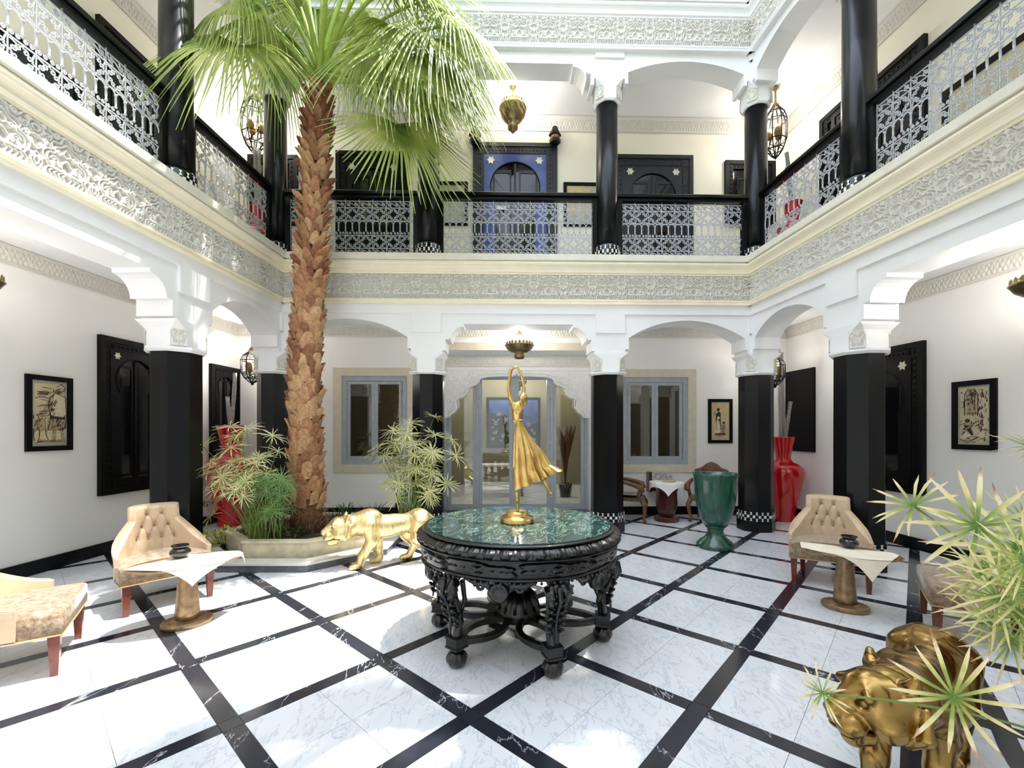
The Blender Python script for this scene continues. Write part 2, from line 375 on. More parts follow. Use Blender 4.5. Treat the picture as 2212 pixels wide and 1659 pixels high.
cc_ = t.ramp(su.outputs[0], [(0.0, lin(96, 134, 54)), (0.07, lin(156, 172, 84)), (0.13, lin(222, 212, 150)), (0.2, lin(240, 226, 186)), (0.245, lin(176, 128, 88))])
t.set(cc_, 0.5); tl = t.n('ShaderNodeBsdfTranslucent'); t.l(cc_, tl.inputs[0]); mx = t.n('ShaderNodeMixShader'); mx.inputs[0].default_value = .25
t.l(t.b.outputs[0], mx.inputs[1]); t.l(tl.outputs[0], mx.inputs[2]); t.l(mx.outputs[0], t.t.nodes['Material Output'].inputs[0]); M['umbelnear'] = t.m
M['stem'] = flat('sedge_stem', (120, 140, 66), 0.5, var=0.15, scale=6)
M['shrub'] = leaf('dark_shrub_leaf', (30, 58, 30), (46, 80, 40), (84, 116, 60), trans=0.2)
M['lime'] = leaf('lime_shrub_leaf', (150, 160, 70), (196, 200, 110), (226, 226, 150), trans=0.2)
def bulb():
    t = NT('lamp_bulb'); t.set(lin(255, 226, 170), 0.3); t.b.inputs['Emission Color'].default_value = lin(255, 214, 140); t.b.inputs['Emission Strength'].default_value = 1.5; return t.m
M['bulb'] = bulb(); M['amber'] = flat('amber_glass_cup', (150, 118, 62), 0.2, var=0.1)
def sketch(name, paper, ink, sc, stretch, lo, hi):
    t = NT(name); co = t.coord('Object', 0, stretch)
    a = t.noise(co, sc, 5, 0.65, 1.2); b = t.noise(co, sc * 0.35, 3, 0.5)
    pc = t.ramp(b, [(0.3, tuple(c * 0.82 for c in lin(*paper)[:3]) + (1,)), (0.7, lin(*paper))])
    t.set(t.mixc(t.ramp(a, [(lo, (0, 0, 0, 1)), (hi, (1, 1, 1, 1))]), pc, lin(*ink)), 0.5); return t.m
M['print1'] = sketch('sepia_sketch_lines', (214, 200, 160), (60, 50, 44), 9, (1, 1, 5), 0.62, 0.72)
M['print2'] = sketch('sepia_sketch_arches', (206, 196, 164), (70, 62, 52), 10, (3, 1, 1), 0.62, 0.75)
M['print3'] = flat('sepia_paper', (200, 178, 134), 0.5, var=0.08, scale=6)
M['ink'] = flat('sepia_ink', (66, 54, 46), 0.6, var=0.4, scale=60)
M['wash'] = flat('pale_ink_wash', (176, 156, 124), 0.6, var=0.25, scale=40)
M['light'] = flat('pale_figure_wash', (218, 206, 172), 0.6, var=0.1, scale=40)
M['mat'] = flat('grey_picture_mount', (178, 176, 160), 0.7)
M['town'] = flat('painted_sea', (58, 92, 156), 0.5, var=0.3, scale=5)
M['house'] = flat('painted_house', (150, 164, 178), 0.6, var=0.35, scale=14, rnd=11)
M['foliage'] = flat('painted_foliage', (34, 46, 56), 0.6, var=0.5, scale=30)
M['sand'] = flat('painted_sand', (206, 186, 140), 0.5, var=0.15, scale=8)
M['amberpaint'] = flat('painted_ochre', (190, 140, 50), 0.5, var=0.3, scale=6)
# ------------------------------------------------------------------ setting: frames of the court and of the gallery walls
FB = Fr(-3.62, 6.80, math.atan2(0.18, 7.45)); FL = Fr(-3.62, 6.80, math.atan2(1, 0.056)); FRt = Fr(3.83, 6.98, math.atan2(-1, 0.069))
WB = Fr(0, 8.15, FB.a); WL = Fr(-5.14, 5.0, FL.a); WR = Fr(5.34, 5.0, FRt.a)
UB = [0, 2.335, 5.10, 7.452]; UL = [-6.5, -4.64, -1.87, 0]; UR = [0, 1.91, 4.68, 6.55]
def cross(a, b):
    d = b.o - a.o; den = a.u.x * b.u.y - a.u.y * b.u.x; t = (d.x * b.u.y - d.y * b.u.x) / den; return a.o + a.u * t
def uof(fr, p): return (p - fr.o).dot(fr.u)
cL, cR = cross(WB, WL), cross(WB, WR)
YF = -1.3
def atY(fr, y): return fr.o + fr.u * ((y - fr.o.y) / fr.u.y)
nL, nR = atY(WL, YF), atY(WR, YF)
ROOM = [(nL.x, nL.y), (nR.x, nR.y), (cR.x, cR.y), (cL.x, cL.y)]
HT = 0.2; ZC = 2.40; ZF = 4.15; ZC2 = 6.58; ZTOP = 9.2
# ---- floor: marble squares of four tiles set between black strips
def clip(poly, quad):
    for i in range(len(quad)):
        a, b = Vector(quad[i]), Vector(quad[(i + 1) % len(quad)]); e = b - a; out = []
        ins = lambda p: e.x * (p[1] - a.y) - e.y * (p[0] - a.x) >= -1e-9
        for j in range(len(poly)):
            p, q = poly[j], poly[(j + 1) % len(poly)]
            if ins(p): out.append(p)
            if ins(p) != ins(q):
                d1 = e.x * (p[1] - a.y) - e.y * (p[0] - a.x); d2 = e.x * (q[1] - a.y) - e.y * (q[0] - a.x); t = d1 / (d1 - d2)
                out.append((p[0] + (q[0] - p[0]) * t, p[1] + (q[1] - p[1]) * t))
        poly = out
        if len(poly) < 3: return []
    return poly
def shrink(q, m=0.02):
    c = Vector((sum(p[0] for p in q) / len(q), sum(p[1] for p in q) / len(q))); return [tuple(Vector(p) + (c - Vector(p)).normalized() * m) for p in q]
INNER = shrink(ROOM, 0.015)
fb = MB(); fb.slab(ROOM, -0.12, -0.012); floor = struct('floor', fb, M['greystone'])
gs, gth, gx, gy = 0.8931, 0.73545, -0.88685, 3.0101
ea, eb = Vector((math.cos(gth), -math.sin(gth))), Vector((math.sin(gth), math.cos(gth)))
def G(a, b): p = Vector((gx, gy)) + ea * (a * gs) + eb * (b * gs); return (p.x, p.y)
bw, gap = 0.056, 0.0012 / gs
tiles, strips, insets, far = [], [], [], []
for a in range(-12, 14):
    for b in range(-10, 14):
        h0 = bw
        for (i, j) in ((0, 0), (1, 0), (0, 1), (1, 1)):
            x0 = a + (h0 if i == 0 else 0.5) + gap; x1 = a + (0.5 if i == 0 else 1 - h0) - gap; y0 = b + (h0 if j == 0 else 0.5) + gap; y1 = b + (0.5 if j == 0 else 1 - h0) - gap
            tiles.append([G(x0, y0), G(x1, y0), G(x1, y1), G(x0, y1)])
        strips.append([G(a - h0 + gap, b + h0 + gap), G(a + h0 - gap, b + h0 + gap), G(a + h0 - gap, b + 1 - h0 - gap), G(a - h0 + gap, b + 1 - h0 - gap)])
        strips.append([G(a + h0 + gap, b - h0 + gap), G(a + 1 - h0 - gap, b - h0 + gap), G(a + 1 - h0 - gap, b + h0 - gap), G(a + h0 + gap, b + h0 - gap)])
        insets.append([G(a - h0 + gap, b - h0 + gap), G(a + h0 - gap, b - h0 + gap), G(a + h0 - gap, b + h0 - gap), G(a - h0 + gap, b + h0 - gap)])
def inview(q):
    c = Vector((sum(p[0] for p in q) / len(q), sum(p[1] for p in q) / len(q)))
    return c.y > 1.5 and abs(c.x) < c.y * 1.2 + 0.4
def near(q): return sum(p[1] for p in q) / len(q)
for name, lst, mat, cap in (('tile', tiles, M['tile'], 285), ('strip', strips, M['strip'], 285), ('inset', insets, M['strip'], 285)):
    L = [q for q in (clip(q, INNER) for q in lst) if len(q) > 2]
    L.sort(key=lambda q: (not inview(q), near(q)))
    rest = MB()
    for i, q in enumerate(L):
        z = R.uniform(-0.0006, 0.0006)
        if i < cap and inview(q): MB().slab(q, -0.012, z).build(name, mat, floor)
        else: rest.slab(q, -0.012, z)
    if rest.v: rest.build('outer_' + name + 's', mat, floor)['kind'] = 'stuff'
# ---- walls
def holed(mb, u0, u1, z0, z1, holes, d0=0.0, d1=0.25):
    us = sorted({u0, u1, *[h[0] for h in holes], *[h[1] for h in holes]}); zs = sorted({z0, z1, *[h[2] for h in holes], *[h[3] for h in holes]})
    for a, b in zip(us[:-1], us[1:]):
        for c, d in zip(zs[:-1], zs[1:]):
            if not any(h[0] <= (a + b) / 2 <= h[1] and h[2] <= (c + d) / 2 <= h[3] for h in holes): mb.box(a, b, d0, d1, c, d)
def rect(fr, x0, y0, x1, y1, off=0.0):
    a, b = fr.hit(x0, y0, off), fr.hit(x1, y1, off); return (min(a[0], b[0]), max(a[0], b[0]), min(a[1], b[1]), max(a[1], b[1]))
uBL, uBR = uof(WB, cL), uof(WB, cR); uL0, uL1 = uof(WL, nL), uof(WL, cL); uR0, uR1 = uof(WR, cR), uof(WR, nR)
w1 = rect(WB, 738, 812, 880, 1003); w2 = rect(WB, 1345, 815, 1486, 1003); vest = (-1.32, 1.52, 0.0, 3.02)
mb = MB(); holed(mb, uBL - 0.25, uBR + 0.25, -0.02, ZF, [w1, w2, vest]); struct('wall_back', mb, M['wall_low'], WB.M)
mb = MB(); mb.box(uL0, uL1, 0, 0.25, -0.02, ZF); struct('wall_left', mb, M['wall_low'], WL.M)
mb = MB(); mb.box(uR0, uR1, 0, 0.25, -0.02, ZF); struct('wall_right', mb, M['wall_low'], WR.M)
mb = MB(); mb.box(uBL - 0.25, uBR + 0.25, 0, 0.25, ZF, 7.9); struct('wall_back_upper', mb, M['wall_up'], WB.M)
mb = MB(); mb.box(uL0, uL1, 0, 0.25, ZF, 7.9); struct('wall_left_upper', mb, M['wall_up'], WL.M)
mb = MB(); mb.box(uR0, uR1, 0, 0.25, ZF, 7.9); struct('wall_right_upper', mb, M['wall_up'], WR.M)
mb = MB(); mb.box(nL.x - .3, nR.x + .3, YF - 0.25, YF, -0.02, ZTOP); struct('wall_front', mb, M['plaster'])
# ---- gallery slabs (lower ceilings / upper floors) and roofs
def ring(fr_in, fr_w, p0, p1, n):                   # quad between court line and wall line
    return [(q.x, q.y) for q in (fr_in.p(p0[0], n), fr_in.p(p1[0], n), fr_w.p(p1[1]), fr_w.p(p0[1]))]
def gallery(name, z0, z1, mat, n):
    bB = [(q.x, q.y) for q in (FB.p(0, n), FB.p(UB[3], n))] + [(cR.x, cR.y), (cL.x, cL.y)]
    lL = [(q.x, q.y) for q in (FL.p(UL[0] - 1.2, n), FL.p(0.0, n))] + [(cL.x, cL.y), (nL.x, nL.y)]
    rR = [(q.x, q.y) for q in (FRt.p(0, n), FRt.p(UR[3] + 1.2, n))] + [(nR.x, nR.y), (cR.x, cR.y)]
    for side, poly in (('back', bB), ('left', lL), ('right', rR)):
        m = MB(); m.slab(poly, z0, z1); struct('%s_%s' % (name, side), m, mat)
gallery('ceiling', 3.46, ZF - 0.03, M['ceil'], 0.0)
gallery('ceiling_upper', 7.34, 7.9, M['ceil'], 0.0)
gallery('roof', 7.9, ZTOP, M['plaster'], 0.0)
# ---- baseboards
mb = MB(); mb.box(uBL + .02, vest[0] - 0.02, -0.022, 0, 0, 0.15); struct('baseboard_back', mb, M['black'], WB.M)
mb = MB(); mb.box(vest[1] + 0.02, uBR - .02, -0.022, 0, 0, 0.15); struct('baseboard_back_east', mb, M['black'], WB.M)
mb = MB(); mb.box(uL0, uL1 - .025, -0.022, 0, 0, 0.15); struct('baseboard_left', mb, M['black'], WL.M)
mb = MB(); mb.box(uR0 + .025, uR1, -0.022, 0, 0, 0.15); struct('baseboard_right', mb, M['black'], WR.M)
# ---- arcades: one pierced panel per bay
def opening(w, kind, z0, zt, zs):
    """left half then mirrored: list of (u from bay centre, z)"""
    j = w / 2 - 0.235
    if kind == 'arch':
        a = j - 0.05; r = zt - zs; Rr = (a * a + r * r) / (2 * r); th = math.degrees(math.asin(min(1, a / Rr)))
        pts = [(-j, z0), (-j, zs - 0.17), (-j + 0.05, zs - 0.17), (-a, zs)] + arc(0, zt - Rr, Rr, 90 + th, 90, 12)[1:]
    else:
        q = 0.2; a = j - 0.12
        pts = [(-j, z0), (-j, zs - 0.2), (-j + 0.05, zs - 0.2), (-j + 0.05, zs - 0.03), (-j + 0.1, zs - 0.03), (-a, zs)] + [(-a + q - q * math.cos(t), zt - 0.04 - q + q * math.sin(t)) for t in [math.radians(k * 15) for k in range(0, 7)]] + [(-a + q, zt)]
    return pts + [(-x, z) for x, z in reversed(pts)]
NTRIM = [0]
def trimname():
    NTRIM[0] += 1; return 'trim_%d' % NTRIM[0]
def arcade(side, fr, us, kinds, z0, ztop, zt, zs, zr, n0=HT):
    for (a, b), kd in zip(zip(us[:-1], us[1:]), kinds):
        c = (a + b) / 2; op = [(c + u, z) for u, z in opening(b - a, kd, z0, zt if kd == 'arch' else zt - 0.07, zs)]
        poly = [(a, z0)] + op + [(b, z0), (b, ztop), (a, ztop)]
        m = MB(); m.prism(poly, -n0, n0)
        # raised frame strips around the recessed panel, court side
        m.box(a, b, -n0 - 0.03, -n0, zr, ztop)
        m.box(a, a + 0.22, -n0 - 0.03, -n0, z0 + 0.3, zr); m.box(b - 0.22, b, -n0 - 0.03, -n0, z0 + 0.3, zr)
        struct('wall_%s_arcade' % side, m, M['plaster'], fr.M)
KB = ['arch', 'flat', 'arch']
arcade('back', FB, UB, KB, 2.72, 3.45, 3.22, 2.95, 3.30); arcade('left', FL, UL, KB, 2.72, 3.45, 3.22, 2.95, 3.30); arcade('right', FRt, UR, KB, 2.72, 3.45, 3.22, 2.95, 3.30)
arcade('back_upper', FB, UB, KB, 6.9, 7.35, 7.18, 7.0, 7.32, 0.17); arcade('left_upper', FL, UL, KB, 6.9, 7.35, 7.18, 7.0, 7.32, 0.17); arcade('right_upper', FRt, UR, KB, 6.9, 7.35, 7.18, 7.0, 7.32, 0.17)
# ---- entablatures: core, mouldings, carved panels
PW = 0.43
def frieze_mesh(w, h, nx, nz, strokes, hw, ht, name, extra=None):
    X, Z = np.meshgrid(np.linspace(-w / 2, w / 2, nx), np.linspace(0, h, nz), indexing='ij')
    Hh = relief(strokes, X, Z, hw, ht)
    if extra is not None: Hh = np.maximum(Hh, extra(X, Z))
    P = np.stack([X, -Hh, Z], 2); m = MB(); m.grid(P); return m.mesh(name, M['frieze'])
def motif(h):
    w = PW; st = []
    def mir(p): st.append(p); st.append([(-x, z) for x, z in p])
    def sc(p): return [(x * w, z * h) for x, z in p]
    def curve(*k):
        k = [Vector(q) for q in k]; out = []
        for i in range(len(k) - 1):
            p0 = k[max(i - 1, 0)]; p1, p2 = k[i], k[i + 1]; p3 = k[min(i + 2, len(k) - 1)]
            for t in (0, .25, .5, .75):
                out.append(tuple(0.5 * ((2 * p1) + (p2 - p0) * t + (2 * p0 - 5 * p1 + 4 * p2 - p3) * t * t + (3 * p1 - p0 - 3 * p2 + p3) * t ** 3)))
        out.append(tuple(k[-1])); return sc(out)
    mir(curve((0.30, 0.2), (0.38, 0.32), (0.4, 0.45), (0.33, 0.56), (0.24, 0.6), (0.26, 0.7), (0.2, 0.78), (0.1, 0.8), (0.07, 0.9), (0, 0.99)))
    mir(curve((0.27, 0.25), (0.33, 0.36), (0.3, 0.5), (0.2, 0.54), (0.2, 0.66), (0.1, 0.72), (0, 0.84)))
    mir(curve((0.36, 0.03), (0.31, 0.2), (0.0, 0.2))); mir(sc([(0, 0.03), (0.36, 0.03)])); mir(sc([(0.0, 0.24), (0.27, 0.24)]))
    mir(curve((0.08, 0.24), (0.09, 0.36), (0.05, 0.43), (0, 0.5))); mir(curve((0, 0.56), (0.06, 0.62), (0, 0.74)))
    for k in range(4): mir(curve((0.04 + k * .075, 0.06), (0.07 + k * .075, 0.13), (0.03 + k * .075, 0.17)))
    for cx_, cz_, r_, a_ in ((0.2, 0.4, .07, 0), (0.14, 0.33, .05, 2), (0.24, 0.3, .04, 1), (0.13, 0.6, .05, 3), (0.32, 0.8, .07, 2.5), (0.36, 0.66, .05, 4), (0.42, 0.52, .05, 1.5), (0.43, 0.28, .05, 5), (0.17, 0.92, .06, 2), (0.38, 0.94, .04, 0)):
        mir([(cx_ * w + x, cz_ * h + z) for x, z in spiral(0, 0, r_ * w, 0.012 * w, a_, 1.4, 11)])
    mir(sc([(0.5 + 0.12 * math.cos(t), 0.84 + 0.13 * math.sin(t)) for t in [PI / 2 + PI * i / 10 for i in range(11)]]))
    mir(sc([(0.5 + 0.06 * math.cos(t), 0.84 + 0.065 * math.sin(t)) for t in [PI / 2 + PI * i / 8 for i in range(9)]]))
    mir(curve((0.5, 0.7), (0.4, 0.66), (0.37, 0.56), (0.44, 0.47), (0.5, 0.42))); mir(curve((0.5, 0.36), (0.42, 0.26), (0.42, 0.12), (0.5, 0.04)))
    mir(curve((0.5, 0.28), (0.46, 0.18), (0.5, 0.1))); mir(curve((0.05, 0.97), (0.2, 0.86), (0.3, 0.98))); mir(curve((0.28, 0.62), (0.36, 0.72), (0.42, 0.72)))
    return st
def dots(w, h):
    def f(X, Z):
        d = np.sin(X * 150) * np.sin(Z * 140 + X * 40); e = ((np.abs(X) < 0.032) & (Z > h * .25) & (Z < h * .42)) * (0.006 + 0.003 * np.sign(np.sin(X * 700) * np.sin(Z * 700)))
        return np.maximum(0.005 * (d > 0.8), e)
    return f
FH = 0.374
FM = frieze_mesh(PW, FH, 92, 80, motif(FH), 0.0075, 0.028, 'plaster_panel', dots(PW, FH))
FM2 = frieze_mesh(PW, 0.42, 70, 66, motif(0.42), 0.0075, 0.028, 'plaster_panel_upper', dots(PW, 0.42))
def entab(side, fr, u0, u1, z0, me, fh, depth, mats, up=False):
    n = depth; ov = 0.6 if side.startswith('back') else 0.3  # unseen eaves shaped to cast shade, deeper at the back to dim the facade
    core = MB(); core.box(u0, u1, -n, n if not up else n, z0, z0 + 0.715 if not up else ZTOP); core = struct('wall_%s_entablature' % side, core, M['plaster'], fr.M)
    low = MB(); low.sweepx([(-n, z0), (-n - 0.045, z0 + 0.0), (-n - 0.05, z0 + 0.015), (-n - 0.03, z0 + 0.025), (-n - 0.028, z0 + 0.05), (-n - 0.045, z0 + 0.055), (-n - 0.045, z0 + 0.07), (-n, z0 + 0.07)], u0, u1)
    struct(trimname(), low, M['cream'] if not up else M['plaster'], fr.M)
    z = z0 + 0.07 + fh
    hi = MB(); hi.sweepx([(-n, z), (-n - 0.03, z), (-n - 0.03, z + 0.025), (-n - 0.055, z + 0.03), (-n - 0.06, z + 0.055), (-n - 0.045, z + 0.06), (-n - 0.06, z + 0.09), (-n - 0.085, z + 0.115), (-n - 0.1, z + 0.12), (-n - 0.115, z + 0.14), (-n - 0.11, z + 0.165), (-n - 0.09, z + 0.17), (-n - 0.09, z + 0.18), (-n, z + 0.18)], u0, u1)
    struct(trimname(), hi, M['cream'] if not up else M['plaster'], fr.M)
    if not up:
        lg = MB(); lg.sweepx([(-n, z + 0.18), (-n - 0.125, z + 0.18), (-n - 0.13, z + 0.19), (-n - 0.13, ZF), (n, ZF), (n, z + 0.18)], u0, u1); struct(trimname(), lg, M['ledge'], fr.M)
    else:
        lg = MB(); lg.sweepx([(-n, z + 0.18), (-n - 0.13, z + 0.18), (-n - 0.14, z + 0.3), (-n - 0.16, z + 0.35), (-n, z + 0.4)], u0, u1); lg.sweepx([(-n, ZTOP - .25), (-n - ov, ZTOP - .12), (-n - ov, ZTOP), (-n, ZTOP)], u0, u1); struct(trimname(), lg, M['plaster'], fr.M)
    k = int(math.ceil((u1 - u0) / PW)); u = u0
    tr = bpy.data.objects.new('trim_%d' % (NTRIM[0] + 1), None); NTRIM[0] += 1; C.objects.link(tr); tr.matrix_basis = fr.M; tr['kind'] = 'structure'
    n_ = int((u1 - u0) / PW)
    for i in range(n_):
        link('plaster_panel', me, tr, Matrix.Translation((u0 + (i + 0.5) * (u1 - u0) / n_, -n - 0.003, z0 + 0.07)) @ Matrix.Diagonal(((u1 - u0) / n_ / PW, 1, 1, 1)))
a = HT + 0.03
entab('back', FB, 0.0, UB[3], 3.434, FM, FH, a, None); entab('left', FL, UL[0], 0.0, 3.434, FM, FH, a, None); entab('right', FRt, 0.0, UR[3], 3.434, FM, FH, a, None)
entab('back_upper', FB, 0.0, UB[3], 7.29, FM2, 0.42, 0.2, None, True); entab('left_upper', FL, UL[0], 0.0, 7.29, FM2, 0.42, 0.2, None, True); entab('right_upper', FRt, 0.0, UR[3], 7.29, FM2, 0.42, 0.2, None, True)
# ---- carved bands under the gallery ceilings
def band_mesh(w, h, name):
    st = []
    for i in range(3):
        x0 = -w / 2 + (i + 0.5) * w / 3
        st += [[(x0 - w / 6, h * .22), (x0, h * .78), (x0 + w / 6, h * .22)], [(x0 - w / 6, h * .78), (x0, h * .22), (x0 + w / 6, h * .78)]]
        st += [[(x0 + w * .05 * math.cos(t), h * .5 + h * .17 * math.sin(t)) for t in [2 * PI * k / 8 for k in range(9)]]]
    st += [[(-w / 2, h * .1), (w / 2, h * .1)], [(-w / 2, h * .9), (w / 2, h * .9)], [(-w / 2, 0.004), (w / 2, 0.004)], [(-w / 2, h - .004), (w / 2, h - .004)]]
    return frieze_mesh(w, h, 60, 34, st, 0.008, 0.012, name)
BM = band_mesh(0.3, 0.2, 'band_panel'); BM2 = band_mesh(0.3, 0.29, 'band_panel_upper')
for fr, u0, u1, z0, me in ((WB, uBL, uBR, 3.255, BM), (WL, uL0, uL1, 3.255, BM), (WR, uR0, uR1, 3.255, BM), (WB, uBL, uBR, 7.04, BM2), (WL, uL0, uL1, 7.04, BM2), (WR, uR0, uR1, 7.04, BM2)):
    tr = bpy.data.objects.new('trim_%d' % (NTRIM[0] + 1), None); NTRIM[0] += 1; C.objects.link(tr); tr.matrix_basis = fr.M; tr['kind'] = 'structure'
    n_ = int((u1 - u0) / 0.3)
    for i in range(n_): link('band_panel', me, tr, Matrix.Translation((u0 + (i + .5) * (u1 - u0) / n_, -0.004, z0)) @ Matrix.Diagonal(((u1 - u0) / n_ / .3, 1, 1, 1)))
# ---- columns
def plaque_mesh():
    w, h = 0.15, 0.2; st = [[(0.075 * math.cos(t), 0.115 + 0.078 * math.sin(t)) for t in [PI * k / 12 for k in range(13)]], [(-.075, .115), (-.075, .006), (.075, .006), (.075, .115)], [(0, .01), (0, .17)]]
    for s in (-1, 1):
        for c in ((.035, .05), (.045, .1), (.025, .145)): st.append([(s * (c[0] + x), c[1] + z) for x, z in spiral(0, 0, .024, .005, 1, 1.3, 10)])
    return frieze_mesh(w, h, 40, 50, st, 0.006, 0.014, 'carved_plaque')
PQ = plaque_mesh()
def octo(r, z, sq=None): return [(r * math.cos(PI / 8 + k * PI / 4) / math.cos(PI / 8), r * math.sin(PI / 8 + k * PI / 4) / math.cos(PI / 8), z) for k in range(8)]
def rings(m, R_, smooth=False):
    n = len(R_[0]); v = [p for q in R_ for p in q]
    m.add(v, [(i * n + k, i * n + (k + 1) % n, (i + 1) * n + (k + 1) % n, (i + 1) * n + k) for i in range(len(R_) - 1) for k in range(n)] + [tuple(range(n - 1, -1, -1)), tuple(range((len(R_) - 1) * n, len(R_) * n))], smooth); return m
def sqoct(hx, hy, c, z): return [(hx, hy - c, z), (hx - c, hy, z), (-hx + c, hy, z), (-hx, hy - c, z), (-hx, -hy + c, z), (-hx + c, -hy, z), (hx - c, -hy, z), (hx, -hy + c, z)]
def tileband(m_w, m_b, r, z0, z1, n, octa):
    """black and white mosaic ring: rows of small tiles"""
    rows = 3; hz = (z1 - z0) / rows
    per = n
    for i in range(rows):
        for k in range(per):
            if octa:
                f, q = divmod(k, per // 8); sl = 2 * r * math.tan(PI / 8) / (per // 8); x = (q - (per // 8 - 1) / 2) * sl
                T = Matrix.Rotation(f * PI / 4, 4, 'Z') @ Matrix.Translation((r, 0, 0))
            else:
                sl = 2 * PI * r / per; x = 0; T = Matrix.Rotation(2 * PI * k / per, 4, 'Z') @ Matrix.Translation((r, 0, 0))
            white = (i == 1 and k % 2 == 0) or (i != 1 and k % 2 == 1)
            if white:
                w = sl * (0.40 if i == 1 else 0.44); hh = hz * (0.42 if i == 1 else 0.46)
                if i == 1: m_w.box(-0.002, 0.004, x - w, x + w, z0 + (i + .5) * hz - hh, z0 + (i + .5) * hz + hh, T)
                else:
                    zc = z0 + (i + .5) * hz; m_w.add([(0.004, x - w, zc - hh), (0.004, x + w, zc - hh), (0.004, x + w * .3, zc), (0.004, x + w, zc + hh), (0.004, x - w, zc + hh), (0.004, x - w * .3, zc)], [(0, 1, 2, 3, 4, 5)], False, T)
def lower_col():
    t = thing('column', '-', 'column')
    m = MB(); rings(m, [octo(0.232, 0.30), octo(0.228, ZC)]); m.build('shaft', M['black'], t)
    m = MB(); rings(m, [octo(0.25, 0.0), octo(0.25, 0.155), octo(0.245, 0.16), octo(0.245, 0.31), octo(0.232, 0.315)]); m.build('plinth', M['black'], t)
    w, b = MB(), MB(); tileband(w, b, 0.2465, 0.165, 0.305, 40, True); w.build('mosaic_band', M['white'], t)
    m = MB(); rings(m, [octo(0.25, ZC - .005), octo(0.275, ZC + 0.02), octo(0.275, ZC + 0.045), octo(0.24, ZC + 0.05)])
    rings(m, [sqoct(.235, .232, .095, ZC + .05), sqoct(.235, .232, .095, ZC + .22), sqoct(.24, .232, .07, ZC + .25), sqoct(.27, .232, .03, ZC + .3), sqoct(.275, .232, .002, ZC + .325)]); m.build('capital', M['plaster'], t)
    for k in range(4):
        T = Matrix.Rotation(k * PI / 2 + PI / 4, 4, 'Z') @ Matrix.Translation((0, -0.262, ZC + 0.052)); link('carved_plaque', PQ, t, T)
    return t
def upper_col():
    t = thing('column', '-', 'column')
    m = MB(); m.lathe([(0.165, 4.4), (0.168, 5.0), (0.16, ZC2)], 32); m.build('shaft', M['black'], t)
    m = MB(); m.lathe([(0.2, ZF), (0.2, 4.18), (0.198, 4.37), (0.18, 4.40), (0.165, 4.41)], 32); m.build('plinth', M['tileblack'], t)
    w, b = MB(), MB(); tileband(w, b, 0.2, 4.185, 4.365, 36, False); w.build('mosaic_band', M['white'], t)
    m = MB(); rings(m, [octo(0.175, ZC2 - .005), octo(0.19, ZC2 + .02), octo(0.185, ZC2 + .04)])
    rings(m, [sqoct(.185, .18, .075, ZC2 + .03), sqoct(.185, .18, .075, ZC2 + .22), sqoct(.2, .18, .04, ZC2 + .27), sqoct(.215, .18, .002, ZC2 + .325)]); m.build('capital', M['plaster'], t)
    for k in range(4):
        T = Matrix.Rotation(k * PI / 2 + PI / 4, 4, 'Z') @ Matrix.Translation((0, -0.203, ZC2 + 0.035)); link('carved_plaque', PQ, t, T)
    return t
c1, c2 = lower_col(), upper_col()
cols = [(FB, 0, 'behind the palm trunk at the corner of the court'), (FB, 1, 'behind the pale umbrella sedge, beside the glass doors'), (FB, 2, 'behind the round carved table, beside the glass doors'), (FB, 3, 'beside the green urn at the corner of the court'), (FL, 2, 'behind the sunlit tufted chair'), (FRt, 1, 'behind the shaded tufted chair'), (FL, 1, 'past the near end of the sunny gallery'), (FRt, 2, 'past the near end of the shaded gallery')]
cu = {id(FB): UB, id(FL): UL, id(FRt): UR}
for i, (fr, k, wh) in enumerate(cols):
    p = fr.p(cu[id(fr)][k]); MM = Matrix.Translation(p) @ Matrix.Rotation(fr.a, 4, 'Z')
    for proto, txt in ((c1, 'black octagonal ground-floor column '), (c2, 'round black upper-floor column above the one ')):
        if i == 0: proto.matrix_basis = MM; proto['label'] = txt + wh
        else: dup(proto, txt + wh, M=MM)
